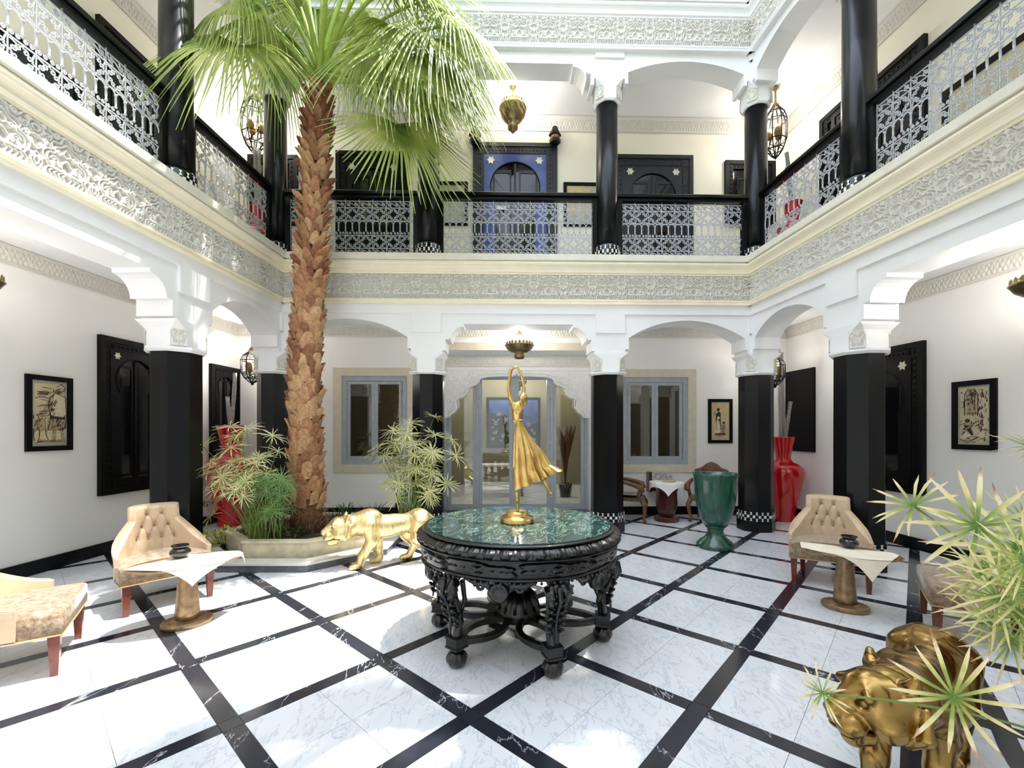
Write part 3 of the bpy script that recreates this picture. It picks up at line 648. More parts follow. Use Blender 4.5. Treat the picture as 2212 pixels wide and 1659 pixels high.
# ------------------------------------------------------------------ balustrades of the upper gallery
MW = 0.2
def iron_mesh():
    m = MB(); r = 0.0062; n = 4
    def t(p, q=r): m.tube([(x, 0, z) for x, z in p], q, n, smooth=False)
    zr = [0.0, 0.1, 0.3, 0.525, 0.725, 0.825]
    for z0, z1 in ((zr[0], zr[1]), (zr[4], zr[5])):
        c = (z0 + z1) / 2; q = 0.03; s1 = spiral(-0.058, c, q, 0.006, PI * 0.5, -1.35); s2 = spiral(0.058, c, q, 0.006, -PI * 0.5, -1.35)
        t(s1[::-1] + [(0.0, c + 0.01)] + s2)
        t([(-0.095, z1 - .01), (-0.03, z0 + .012)]); t([(0.03, z1 - .012), (0.095, z0 + .01)])
    for z0 in (zr[1], zr[3]):
        c = z0 + 0.1
        for k in range(4):
            a = k * PI / 2; ca, sa = math.cos(a), math.sin(a); rot = lambda p: [(ca * x - sa * z, c + sa * x + ca * z) for x, z in p]
            s1 = spiral(0.055, 0.026, 0.024, 0.006, -PI * .25, 1.2, 10); s2 = [(x, -z) for x, z in s1]
            t(rot(s1[::-1])); t(rot(s2[::-1])); t(rot([(0.074, 0.04), (0.088, 0.088)]))
            t(rot([(0.07, 0.012), (0.094, 0), (0.07, -0.012)]))
    for x in (-0.05, 0.05):
        t([(x - .05, 0.45), (x - .045, .49), (x - 0.025, .512), (x, .52), (x + .025, .512), (x + .045, .49), (x + .05, .45)], 0.006)
        z = 0.335
        for sg in (-1, 1): t([(x + sg * (0.022 + px), z + pz) for px, pz in spiral(0, 0, .018, .004, PI / 2 * (1 if sg > 0 else 1), 1.2 * sg, 9)])
    for x in (-MW / 2,): t([(x, 0), (x, 0.525 + .33)], 0.006)
    return m.mesh('scroll_module', M['iron'])
def baluster_mesh():
    m = MB(); m.lathe([(.006, .36), (.014, .365), (.014, .375), (.008, .385), (.011, .42), (.009, .47), (.015, .478), (.015, .486), (.006, .495)], 6); return m.mesh('baluster', M['iron'])
IM, BLM = iron_mesh(), baluster_mesh()
def balustrade(fr, a, b, label, skip=None):
    t = thing('balustrade', label, 'balustrade', M=fr.M @ Matrix.Translation((0, 0, ZF)))
    lo, hi = a + 0.19, b - 0.19
    m = MB(); m.sweepx([(-.045, .96), (-.05, .985), (-.035, 1.01), (-.06, 1.02), (-.06, 1.06), (-.045, 1.075), (.045, 1.075), (.06, 1.06), (.06, 1.02), (.035, 1.01), (.05, .985), (.045, .96)], a + .14, b - .14); m.build('handrail', M['black'], t)
    for u in (lo, hi): MB().box(u - .04, u + .04, -.04, .04, 0.0, .965).build('post', M['black'], t)
    x0, x1 = lo + .04, hi - .04; n = max(1, round((x1 - x0) / MW)); w = (x1 - x0) / n
    for z in (0.0, 0.1, 0.3, 0.525, 0.725, 0.825):
        MB().box(x0, x1, -.005, .005, .1 + z - .005, .1 + z + .005).build('iron_bar', M['iron'], t)
    for i in range(n):
        T = Matrix.Translation((x0 + (i + .5) * w, 0, .1)) @ Matrix.Diagonal((w / MW, 1, 1, 1)); sm = link('scrollwork', IM, t, T)
        for x in (-.1, 0.0): link('baluster', BLM, t, Matrix.Translation((x0 + (i + .5) * w + x * w / MW, 0, .1)))
balustrade(FB, 0, UB[1], 'wrought iron balustrade of the back gallery directly beside the palm trunk')
balustrade(FB, UB[1], UB[2], 'wrought iron balustrade in front of the navy double door upstairs')
balustrade(FB, UB[2], UB[3], 'wrought iron balustrade in front of the black door with round arch upstairs')
balustrade(FL, UL[2], 0, 'short sloping-looking iron balustrade of the sunny upper gallery near the palm')
balustrade(FL, UL[1], UL[2], 'long sunlit iron balustrade of the upper gallery beyond the palm frond')
balustrade(FRt, 0, UR[1], 'short iron balustrade of the shaded upper gallery hiding a red vase')
balustrade(FRt, UR[1], UR[2], 'long iron balustrade of the shaded upper gallery before a large print')
# ------------------------------------------------------------------ shutters, doors, windows
def shutter(nm, fr, r, off=0.0, wood='blackwood', arch=True, brass=True, panel=None):
    """carved wooden leaf set in a frame: r = (u0, u1, z0, z1)"""
    u0, u1, z0, z1 = r; w, h = u1 - u0, z1 - z0; wd = M[wood]
    t = bpy.data.objects.new(nm, None); C.objects.link(t); t['kind'] = 'structure'; t.matrix_basis = fr.M @ Matrix.Translation((u0, off, z0))
    m = MB(); f = min(0.07, w * .08)
    holed(m, 0, w, 0, h, [(f, w - f, f, h - f)], -0.06, -0.002); m.build('frame', wd, t)
    g = f + w * .085
    m = MB(); holed(m, f, w - f, f, h - f, [(g, w - g, g * 1.2, h - g)], -0.042, -0.002); m.build('carved_border', wd, t)
    # small carved bosses along the border
    mo = MB(); nb = max(4, int(h / 0.09))
    for i in range(nb):
        z = f + .06 + (h - 2 * f - .12) * i / (nb - 1)
        for x in ((f + g) / 2, w - (f + g) / 2): mo.ball((x, -.044, z), .016, 6, 4, sc=(1, .6, 1.2))
    nb = max(4, int(w / 0.09))
    for i in range(nb):
        x = g + (w - 2 * g) * (i + .5) / nb
        for z in ((f + g * 1.2) / 2, h - (f + g) / 2): mo.ball((x, -.044, z), .016, 6, 4, sc=(1.2, .6, 1))
    mo.build('carved_bosses', wd, t)
    for x0, x1, za, zb in ((f + .015, g - .015, g * 1.2, h - g), (w - g + .015, w - f - .015, g * 1.2, h - g), (g, w - g, h - g + .015, h - f - .015), (g, w - g, f + .015, g * 1.2 - .015)):
        m = MB(); holed(m, x0, x1, za, zb, [(x0 + .008, x1 - .008, za + .008, zb - .008)], -.049, -.04); m.build('moulding', wd, t)
    a0, a1, b0, b1 = g, w - g, g * 1.2, h - g; cx = w / 2; hw = (a1 - a0) / 2
    m = MB(); m.box(a0, a1, -.012, -.004, b0, b1); m.build('pane', M['darkpane'], t)
    if arch:
        rr = hw * .8; zc = b1 - rr - hw * .24
        pts = [(cx - hw, b0), (cx - rr * .8, b0), (cx - rr * .8, zc - rr * .75)] + arc(cx, zc, rr, 218, -38, 26) + [(cx + rr * .8, zc - rr * .75), (cx + rr * .8, b0), (cx + hw, b0), (cx + hw, b1), (cx - hw, b1)]
        m = MB(); m.prism(pts, -.035, -.013); m.build('arch_panel', M[panel] if panel else wd, t)
        m = MB(); m.tube([(x, -.036, z) for x, z in arc(cx, zc, rr, 218, -38, 26)], .009, 5); m.build('arch_moulding', wd, t)
        if brass:
            for sx in (-1, 1):
                m = MB(); c = Vector((cx + sx * hw * .78, -.038, b1 - hw * .2)); s_ = hw * .11
                m.prism([(c.x + s_ * math.cos(q) * (1.25 if i % 2 == 0 else .75), c.z + s_ * math.sin(q) * (1.25 if i % 2 == 0 else .75)) for i, q in enumerate([2 * PI * k / 12 for k in range(12)])], -.043, -.034); m.build('corner_plate', M['silver'], t)
    m = MB(); m.box(cx - .022, cx + .022, -.03, -.01, b0, b1 - hw * .3); m.build('meeting_stile', wd, t)
    for sx in (-1, 1):
        m = MB(); x = cx + sx * hw * .42; holed(m, x - hw * .3, x + hw * .3, b0 + .02, b1 - hw * .5, [(x - hw * .24, x + hw * .24, b0 + .06, b1 - hw * .6)], -.024, -.011); m.build('leaf', wd, t)
    return t
M['darkpane'] = flat('dark_backed_pane', (16, 17, 20), 0.06, var=0.1)
WN = [0]
def wn(): WN[0] += 1; return 'window_%d' % WN[0]
DN = [0]
def dn(): DN[0] += 1; return 'door_%d' % DN[0]
def vr(fr, x0, x1, xz, y0, y1):
    """u-range from two columns of sight, z-range seen at the column xz"""
    a, b = fr.hit(x0, 900)[0], fr.hit(x1, 900)[0]; za, zb = fr.hit(xz, y0)[1], fr.hit(xz, y1)[1]; return (min(a, b), max(a, b), min(za, zb), max(za, zb))
q = vr(WL, 209, 300, 209, 722, 1072); shutter(wn(), WL, (q[0], q[0] + 1.02, q[2], q[3]))
q = vr(WL, 451, 514, 451, 785, 1010); shutter(wn(), WL, (q[0], q[1], q[2] , q[3]), brass=False)
q = vr(WR, 1900, 2002, 2002, 735, 1071); shutter(wn(), WR, (q[1] - 1.35, q[1], q[2], q[3]))
q = vr(WR, 1701, 1762, 1762, 793, 977); m = MB(); m.box(q[0], q[1], -.04, 0, q[2], q[3]); o = struct(wn(), m, M['blackwood'], WR.M)
q = vr(WR, 1801, 1900, 2002, 735, 1071)
# upper floor
DU = lambda x0, x1, y0: vr(WB, x0, x1, (x0 + x1) / 2, y0, y0 + 10)
q = DU(1022, 1203, 312); bd = shutter(dn(), WB, (q[0], q[1], ZF + .01, q[3]), wood='navy', panel='skysheen')
q = DU(1335, 1495, 338); shutter(dn(), WB, (q[0] - .1, q[1], ZF + .01, q[3]), wood='navy', panel='navy')
q = DU(727, 885, 330); shutter(dn(), WB, (q[0], q[1], ZF + .01, q[3]))
q = vr(WB, 1564, 1672, 1600, 350, 488); shutter(wn(), WB, q, arch=False)
q = vr(WB, 538, 645, 600, 338, 488); shutter(wn(), WB, q, arch=False)
q = vr(WR, 1895, 2005, 2005, 72, 300); shutter(dn(), WR, (q[1] - 1.5, q[1], ZF + .01, q[3]), brass=False)
q = vr(WR, 1797, 1812, 1797, 243, 300); shutter(wn(), WR, (q[0] - 0.2, q[0] + .8, ZF + .9, q[3]), arch=False)
q = vr(WL, 205, 330, 205, 30, 300); shutter(dn(), WL, (q[0], q[0] + 1.5, ZF + .01, q[3]), brass=False)
# small plate on the navy door
q = WB.hit(1083, 453); m = MB(); m.box(q[0] - .09, q[0] + .09, -.075, -.062, q[1] - .035, q[1] + .035, WB.M); tag(m.build('door_sign', M['white']), 'small white plate fixed on the navy double door upstairs', 'sign')
# glazed windows with stone surround
def casement(r, sx0, sy0, sx1, sy1):
    u0, u1, z0, z1 = r; w, h = u1 - u0, z1 - z0
    t = bpy.data.objects.new(wn(), None); C.objects.link(t); t['kind'] = 'structure'; t.matrix_basis = WB.M @ Matrix.Translation((u0, 0, z0))
    e = 0.15; m = MB(); holed(m, -e, w + e, -e, h + e, [(0, w, 0, h)], -.02, -.001); m.build('surround', M['beige'], t)
    m = MB(); holed(m, 0, w, 0, h, [(.09, w - .09, .09, h - .09)], .0, .1); m.build('frame', M['grey'], t)
    for i in range(2):
        a = .095 + i * (w - .19) / 2; b = a + (w - .19) / 2 - .004
        m = MB(); holed(m, a, b, .095, h - .095, [(a + .055, b - .055, .15, h - .15)], .01, .055); s = m.build('sash', M['grey'], t)
        m = MB(); m.box(a + .05, b - .05, .03, .036, .145, h - .145); m.build('pane', M['glass'], s)
        for z in (.3, h - .3):
            m = MB(); m.tube([(a + .01 if i == 0 else b - .01, 0, z - .05), (a + .01 if i == 0 else b - .01, 0, z + .05)], .01, 6); m.build('hinge', M['grey'], s)
casement(w1, 723, 799, 905, 1017); casement(w2, 1330, 798, 1500, 1018)
# ------------------------------------------------------------------ entrance recess, lobed arch, glass doors
v0, v1, vz = vest[0], vest[1], vest[3]; D = 0.6
m = MB(); m.box(v0 - .2, v0, .25, D + .15, 0, vz); m.box(v1, v1 + .2, .25, D + .15, 0, vz); m.box(v0 - .2, v1 + .2, .25, D + .15, vz, vz + .2); struct('wall_entrance', m, M['plaster'], WB.M)
m = MB(); m.box(v0, v1, -.015, 0, vz, vz + .14); struct(trimname(), m, M['beige'], WB.M)
gr = [q for q in ()]
m = MB(); m.box(v0, v1, 0.0, D + 4.6, -0.12, -.001); struct('floor_entrance', m, M['green_floor'] if 'green_floor' in M else M['strip'], WB.M)
ac = (v0 + v1) / 2; hw = (v1 - v0) / 2
def lobes(s):
    L = [(-1.0, 1.80), (-.985, 1.80)] + arc(-.93, 1.84, .07, 200, 340, 6) + arc(-1.0, 2.04, .2, -20, 40, 8)[1:] + [(-.82, 2.17)]
    L += arc(-.80, 2.23, .06, 250, 350, 4)[0:2] + arc(-.86, 2.36, .19, -35, 45, 8) + [(-.68, 2.50)]
    L += arc(-.66, 2.53, .04, 220, 300, 3) + arc(-.62, 2.66, .13, -60, 0, 5)
    return L
HL = [(-1.0, 1.80), (-.93, 1.79), (-.90, 1.86), (-.86, 1.89), (-.83, 1.95), (-.835, 2.05), (-.84, 2.12), (-.80, 2.17), (-.74, 2.19), (-.69, 2.24), (-.68, 2.31), (-.69, 2.36), (-.63, 2.40), (-.56, 2.43), (-.52, 2.48), (-.515, 2.54), (-.46, 2.57), (-.38, 2.59), (-.2, 2.60), (-.06, 2.60), (-.02, 2.62), (0, 2.67)]
HL = [(x * hw, z) for x, z in HL]; FLb = HL + [(-x, z) for x, z in reversed(HL[:-1])]
m = MB(); m.prism([(ac + x, z) for x, z in FLb] + [(ac + hw, 2.72), (ac - hw, 2.72)], D - .1, D - .02); lob = struct(trimname(), m, M['plaster'], WB.M)
m = MB(); m.tube([(ac + x, D - .105, z + .02) for x, z in FLb[1:-1]], .03, 6); m.tube([(ac + x * .955, D - .105, z + .07) for x, z in FLb[2:-2]], .012, 5); m.build('arch_rib', M['plaster'], lob)
def spand():
    X, Z = np.meshgrid(np.linspace(-hw, hw, 300), np.linspace(1.85, 2.70, 100), indexing='ij')
    zb = np.interp(X, [p[0] for p in FLb], [p[1] for p in FLb]) + .06
    ok = Z > zb
    Hh = .012 * (np.sin(X * 70 + 2 * np.sin(Z * 40)) * np.sin(Z * 75 + 2 * np.sin(X * 33)) > .05)
    P = np.stack([X + ac, D - .101 - Hh, Z], 2); mm = MB(); n = 100; v = P.reshape(-1, 3).tolist()
    f = [(i * n + j, (i + 1) * n + j, (i + 1) * n + j + 1, i * n + j + 1) for i in range(299) for j in range(99) if ok[i, j] and ok[i + 1, j] and ok[i, j + 1]]
    mm.add(v, f, True); return mm
spand().build('carved_spandrel', M['plaster'], lob)
m = MB(); m.box(v0, v1, D - .12, D - .02, 2.72, 2.76); m.box(v0, v1, D - .1, D - .02, 2.76, vz); m.build('upper_band', M['plaster'], lob)
n_ = 9
for i in range(n_): link('band_panel', BM, lob, Matrix.Translation((v0 + (i + .5) * (v1 - v0) / n_, D - .104, 2.79)) @ Matrix.Diagonal(((v1 - v0) / n_ / .3, 1, 1.0, 1)))
for x in (v0, v1 - .05):
    m = MB(); m.box(x, x + .05, D - .09, D + .02, 0, 1.8); m.build('jamb', M['grey'], lob)
dt = bpy.data.objects.new(dn(), None); C.objects.link(dt); dt['kind'] = 'structure'; dt.matrix_basis = WB.M @ Matrix.Translation((0, D, 0))
xs = [v0 + .05, WB.hit(1032, 1000, 0)[0] * 1.055, WB.hit(1112, 1000)[0] * 1.05, WB.hit(1194, 1000)[0] * 1.06, v1 - .05]
m = MB(); holed(m, xs[0], xs[-1], 0, 2.68, [(xs[i] + .03, xs[i + 1] - .03, .03, 2.62) for i in range(4)], -.03, .05); m.build('frame', M['grey'], dt)
for i in range(4):
    a, b = xs[i] + .034, xs[i + 1] - .034
    m = MB(); holed(m, a, b, .034, 2.61, [(a + .06, b - .06, .1, 2.55)], -.02, .03); s = m.build('glazed_leaf', M['grey'], dt)
    m = MB(); m.box(a + .055, b - .055, 0, .006, .095, 2.555); m.build('pane', M['doorglass'], s)
    if i in (1, 2):
        for z in (.5, 1.3, 2.2):
            x = a if i == 1 else b; m = MB(); m.tube([(x, -.032, z - .06), (x, -.032, z + .06)], .014, 6); m.build('hinge', M['grey'], s)
# room seen through the glass
RD = 4.6
m = MB(); m.box(-4.9, 4.9, RD, RD + .2, -.05, 3.3); struct('wall_lounge_back', m, M['olive'], WB.M)
for nm, x in (('west', -4.95), ('east', 4.75)):
    m = MB(); m.box(x, x + .2, .25, RD, -.05, 3.3); struct('wall_lounge_' + nm, m, M['olive'], WB.M)
m = MB(); m.box(-4.9, 4.9, .25, RD, 3.3, 3.4); struct('ceiling_lounge', m, M['ceil'], WB.M)
m = MB(); m.box(-4.74, v0 - .205, .255, RD - .01, -.05, 0); m.box(v1 + .205, 4.74, .255, RD - .01, -.05, 0); m.box(v0 - .2, v1 + .2, D + .16, RD - .01, -.05, 0.0); struct('floor_lounge', m, M['tile'], WB.M)
def picture(nm, label, fr, r, fw, mat, mount=None, off=0.0, frame='blackwood', group=None, deep=.03):
    u0, u1, z0, z1 = r; t = thing(nm, label, 'picture', M=fr.M @ Matrix.Translation((u0, off, z0)), group=group); w, h = u1 - u0, z1 - z0
    for i, (a, b, c, d) in enumerate(((0, w, 0, fw), (0, w, h - fw, h), (0, fw, fw, h - fw), (w - fw, w, fw, h - fw))):
        MB().box(a, b, -deep, -.001, c, d).build('frame_rail', M[frame], t)
    e = fw
    if mount:
        MB().box(fw, w - fw, -.012, -.002, fw, h - fw).build('mount', M['mat'], t); e = fw + mount
    m = MB(); m.box(e, w - e, -.014, -.003, e, h - e); cv = m.build('print', mat, t)
    return t, w, h, e
def blobs(t, w, h, L, d=-.0152):
    """flat painted shapes of a print: (material, [(x, z) as fractions])"""
    for k, (mt, P) in enumerate(L): 
        m = MB(); m.prism([(x * w, z * h) for x, z in P], d - .0006 * k, d + .001); m.build('drawn_shape', M[mt], t)
def oval(cx, cz, rx, rz, n=12, a=0): return [(cx + rx * math.cos(2 * PI * i / n + a), cz + rz * math.sin(2 * PI * i / n + a)) for i in range(n)]
bowl_q = WB.p(.9, 3.0)
p, w, h, e = picture('painting', 'framed painting of a white town by blue water inside the lounge', WB, (-.62, .92, 1.05, 2.5), .07, M['town'], off=RD)
m = MB(); m.prism([(e, e), (w - e, e), (w - e, h * .5), (w * .6, h * .42), (w * .4, h * .62), (e, h * .7)], -.02, -.0145); m.build('painted_hill', M['foliage'], p)
for i in range(46):
    x = R.uniform(e + .03, w - e - .12); z = R.uniform(e + .02, h * .42 + (.25 * h if x < w * .4 else 0)); s = R.uniform(.05, .11)
    MB().box(x, x + s, -.0235 - i * .0001, -.02, z, z + s * R.uniform(.7, 1.3)).build('painted_house', M['house'], p)
p, w, h, e = picture('painting', 'dark floral painting with ochre sky inside the room behind the shaded window', WB, (2.35, 3.3, .95, 2.2), .05, M['foliage'], off=RD); MB().box(e, w - e, -.017, -.013, h * .62, h - e).build('painted_sky', M['amberpaint'], p)
p, w, h, e = picture('painting', 'dark painting with ochre patch inside the room behind the palm side window', WB, (-3.0, -2.2, .95, 2.2), .05, M['foliage'], off=RD); MB().box(e + .1, w - e, -.017, -.013, h * .5, h * .8).build('painted_sky', M['amberpaint'], p)
PR = []
q = vr(WL, 52, 153, 100, 812, 974); p, w, h, e = picture('framed_print', 'black framed sepia print of a stooping man on the sunny gallery wall', WL, q, .055, M['print1'], .03)
blobs(p, w, h, [('light', [(.5, .72), (.62, .78), (.84, .72), (.86, .5), (.8, .46), (.54, .46), (.46, .6)]), ('wash', [(.46, .44), (.84, .44), (.86, .3), (.74, .26), (.6, .3), (.44, .28)]), ('wash', [(.5, .72), (.6, .77), (.56, .62), (.42, .5), (.34, .44), (.32, .5), (.42, .62)]), ('ink', [(.5, .47), (.83, .45), (.83, .42), (.5, .43)]), ('light', oval(.74, .84, .09, .04)), ('wash', oval(.7, .795, .06, .035)), ('wash', [(.16, .3), (.2, .42), (.34, .44), (.42, .4), (.42, .3), (.3, .26)]), ('wash', [(.56, .28), (.64, .28), (.62, .12), (.54, .12)]), ('wash', [(.72, .28), (.79, .28), (.84, .12), (.77, .12)])])
PR.append((p, w, h, [[(.46, .6), (.5, .72), (.62, .78), (.84, .72), (.88, .5), (.84, .3), (.6, .28), (.45, .28), (.52, .46), (.46, .6)], [(.65, .86), (.74, .9), (.83, .86), (.82, .81), (.72, .79), (.64, .81)], [(.34, .44), (.28, .4), (.25, .46), (.3, .5)], [(.16, .3), (.14, .2), (.18, .14)], [(.28, .28), (.27, .18), (.24, .13), (.3, .13)], [(.4, .3), (.42, .2), (.46, .15)], [(.16, .42), (.12, .47), (.17, .47)], [(.2, .115), (.5, .12), (.9, .115)]], [(.22, .75, .2, .35, 34, 0, .22), (.22, .35, .16, .1, 26, 1, .06), (.55, .62, .12, .2, 22, 1.1, .08), (.68, .36, .2, .1, 22, 1.3, .08), (.55, .12, .5, .03, 26, 0, .1), (.7, .8, .1, .05, 12, .6, .05)]))
q = vr(WR, 2060, 2156, 2110, 821, 972); p, w, h, e = picture('framed_print', 'black framed sepia print of an archway with seated figures on the shaded gallery wall', WR, q, .06, M['print2'], .025)
blobs(p, w, h, [('wash', [(.34, .5), (.56, .5), (.56, .78), (.5, .86), (.4, .86), (.34, .78)]), ('ink', [(.36, .78), (.5, .84), (.5, .78)]), ('ink', [(.34, .52), (.6, .52), (.6, .53), (.34, .53)]), ('ink', oval(.36, .42, .06, .03)), ('light', [(.26, .16), (.5, .2), (.48, .28), (.3, .27)]), ('ink', [(.34, .3), (.42, .32), (.5, .22), (.46, .2)]), ('wash', [(.62, .3), (.67, .3), (.68, .43), (.64, .43)]), ('ink', oval(.33, .34, .05, .02))])
PR.append((p, w, h, [[(.3, .5), (.3, .8), (.38, .88), (.5, .88), (.6, .8), (.6, .5)], [(.62, .86), (.7, .86), (.7, .76)], [(.2, .7), (.28, .7), (.28, .62), (.2, .62)], [(.66, .3), (.84, .28)], [(.2, .15), (.34, .1), (.6, .18)], [(.45, .66), (.52, .66), (.52, .6)]], [(.45, .68, .2, .25, 40, 1.5, .05), (.38, .3, .2, .14, 46, .5, .06), (.72, .6, .14, .4, 26, 1.4, .08), (.66, .36, .08, .12, 14, 1.4, .05), (.5, .14, .4, .06, 20, .1, .08)]))
q = rect(WB, 1529, 862, 1581, 957); p, w, h, e = picture('framed_print', 'small black framed sepia print of two figures beside the shaded window', WB, q, .055, M['print3'], .015)
blobs(p, w, h, [('ink', [(.27, .3), (.52, .3), (.52, .68), (.44, .72), (.33, .66)]), ('ink', oval(.42, .76, .06, .04)), ('light', [(.28, .22), (.48, .22), (.5, .36), (.46, .5), (.36, .54), (.29, .46), (.26, .34)]), ('light', oval(.42, .57, .06, .035)), ('wash', [(.52, .22), (.72, .24), (.7, .42), (.6, .44)]), ('ink', oval(.65, .46, .05, .03)), ('ink', [(.28, .19), (.72, .2), (.7, .23), (.3, .22)])])
PR.append((p, w, h, [[(.46, .46), (.56, .38)], [(.36, .5), (.32, .3)]], [(.62, .33, .12, .1, 18, 1.2, .06), (.34, .6, .1, .14, 14, 1.2, .06), (.5, .18, .3, .03, 16, 0, .08)]))
q = rect(WB, 1217, 395, 1310, 490); p, w, h, e = picture('framed_print', 'wide framed beach print upstairs between the navy door and a column', WB, q, .06, M['mat']); MB().box(e, w * .62, -.017, -.013, h * .3, h - e).build('painted_sand', M['sand'], p)
q = rect(WB, 935, 393, 1011, 488); p, w, h, e = picture('framed_print', 'pale framed print upstairs beside the navy door, half behind the palm frond', WB, q, .06, M['mat'])
q = WR.hit(2150, 100)[0]; p, w, h, e = picture('framed_print', 'large pale print behind the long balustrade of the shaded upper gallery', WR, (q - .55, q + .6, ZF + .55, ZF + 1.55), .07, M['print2'])
q = WL.hit(60, 100)[0]; p, w, h, e = picture('framed_print', 'dark framed olive print behind the long sunlit balustrade upstairs', WL, (q - .6, q + .55, ZF + .5, ZF + 1.5), .09, M['foliage'])
# pen strokes of the prints
def strokes(t, w, h, L, wd=.006):
    m = MB()
    for P in L:
        for (x0, z0), (x1, z1) in zip(P[:-1], P[1:]):
            a = Vector((x0 * w, z0 * h)); b = Vector((x1 * w, z1 * h)); d = b - a
            if d.length < 1e-4: continue
            n = Vector((-d.y, d.x)).normalized() * wd * R.uniform(.45, 1.0); m.prism([(a.x - n.x, a.y - n.y), (b.x - n.x * .5, b.y - n.y * .5), (b.x + n.x * .5, b.y + n.y * .5), (a.x + n.x, a.y + n.y)], -.0225, -.015)
    m.build('pen_strokes', M['ink'], t)
def hatch(cx, cz, rx, rz, n, ang, ln):
    out = []
    for _ in range(n):
        x, z = R.gauss(cx, rx * .5), R.gauss(cz, rz * .5); a = ang + R.uniform(-.25, .25); x1, z1 = x + ln * math.cos(a), z + ln * math.sin(a) * .6
        if .17 < min(x, x1) and max(x, x1) < .83 and .11 < min(z, z1) and max(z, z1) < .88: out.append([(x, z), (x1, z1)])
    return out
for p, w, h, ln, ht in PR: strokes(p, w, h, [[(min(.86, max(.15, x)), min(.9, max(.1, z))) for x, z in P] for P in ln] + [g for q in ht for g in hatch(*q)], .0024)
# sockets
for x, y, fr, lb in ((443, 1089, WL, 'black wall socket low on the sunny gallery wall'), (857, 1092, WB, 'black wall socket under the window behind the pale sedge')):
    q = fr.hit(x, y); t = thing('wall_socket', lb, 'socket', M=fr.M @ Matrix.Translation((q[0], 0, q[1]))); MB().box(-.045, .045, -.012, -.001, -.045, .045).build('face_plate', M['plastic'], t); m = MB(); m.lathe([(.028, 0), (.028, .006), (.024, .006), (.024, .002)], 14, Matrix.Translation((0, -.011, 0)) @ Matrix.Rotation(PI / 2, 4, 'X')); m.build('socket_ring', M['plastic'], t)
# ------------------------------------------------------------------ lamps
def pl(p, w, col=(1, .965, .92), r=.06):
    d = bpy.data.lights.new('bulb_light', 'POINT'); d.energy = w; d.color = col; d.shadow_soft_size = r; o = bpy.data.objects.new('bulb_light', d); C.objects.link(o); o.location = p; return o
def bowl_lamp(p, zc, label, r=.24, deep=False, w=LAMP):
    t = thing('hanging_lamp', label, 'lamp', (p.x, p.y, 0)); z = p.z
    if deep: pr = [(.001, z - .4), (.03, z - .39), (.045, z - .36), (.085, z - .33), (.09, z - .29), (.07, z - .26), (.13, z - .21), (.2, z - .12), (r, z - .02), (r + .01, z), (r, z + .02), (.21, z + .05), (.2, z + .06)]
    else: pr = [(.001, z - .22), (.07, z - .21), (.09, z - .18), (.085, z - .14), (.07, z - .12), (.14, z - .1), (.21, z - .05), (r, z), (r + .01, z + .01), (r, z + .02), (r - .02, z + .02)]
    m = MB(); m.lathe(pr + [(pr[-1][0] - .006, pr[-1][1]), (.12, z - (.15 if deep else .07)), (.001, z - .16)], 28); m.build('bowl', M['brass'], t)
    m = MB()
    rr, zt = (r - .005, z + .018) if not deep else (.2, z + .055)
    for k in range(24):
        a = 2 * PI * k / 24; c, s = math.cos(a), math.sin(a); T = Matrix.Rotation(a, 4, 'Z') @ Matrix.Translation((rr, 0, zt))
        m.prism([(-.022, 0), (.022, 0), (.02, .03), (0, .05), (-.02, .03)], -.003, .003, T @ Matrix.Rotation(PI / 2, 4, 'Z'))
    m.build('crown_rim', M['brass'], t)
    top = z + .2 if not deep else z + .2
    m = MB()
    for k in range(4):
        a = PI / 4 + k * PI / 2; m.tube([(rr * math.cos(a), rr * math.sin(a), zt), (.03 * math.cos(a), .03 * math.sin(a), top)], .007, 5)
    m.build('chain', M['brass'], t)
    m = MB(); m.lathe([(.05, top - .01), (.055, top), (.02, top + .03), (.018, zc - .05), (.05, zc - .03), (.06, zc)], 16); m.build('stem', M['brass'], t)
    m = MB(); m.ball((0, 0, z + .02), .035, 10, 6); m.build('bulb', M['bulb'], t)
    if w: pl(Vector((p.x, p.y, z + .11)), w)
    return t
bowl_lamp(at(1122, 748, 7.5), 3.46, 'shallow brass bowl lamp hanging before the glass doors', w=LAMP * .55)
bowl_lamp(at(1108, 236, 7.5), 7.34, 'round brass urn lamp hanging upstairs before the navy door', deep=True, r=.225, w=LAMP * .8)
bowl_lamp(Vector((-4.56, 3.68, at(0, 600, 3.68).z)), 3.46, 'brass bowl lamp hanging in the sunny gallery at the picture edge', w=LAMP * .3)
bowl_lamp(Vector((4.58, 3.78, at(0, 610, 3.78).z)), 3.46, 'brass bowl lamp hanging in the shaded gallery at the picture edge', w=LAMP * .8)
bowl_lamp(WB.p(.2, 2.9) + Vector((0, 0, 2.75)), 3.3, 'dim brass bowl lamp hanging inside the lounge behind the glass doors', w=LAMP * 5)
bowl_lamp(Vector((-4.5, 3.2, 6.7)), 7.34, 'unseen brass lamp added to brighten the sunny upper gallery', deep=True, w=LAMP * .6)  # lamp outside the frame, added as fill light for this gallery
bowl_lamp(Vector((4.75, 3.2, 6.7)), 7.34, 'unseen brass lamp added to brighten the shaded upper gallery', deep=True, w=LAMP * .6)  # its counterpart, likewise an added fill lamp nobody sees
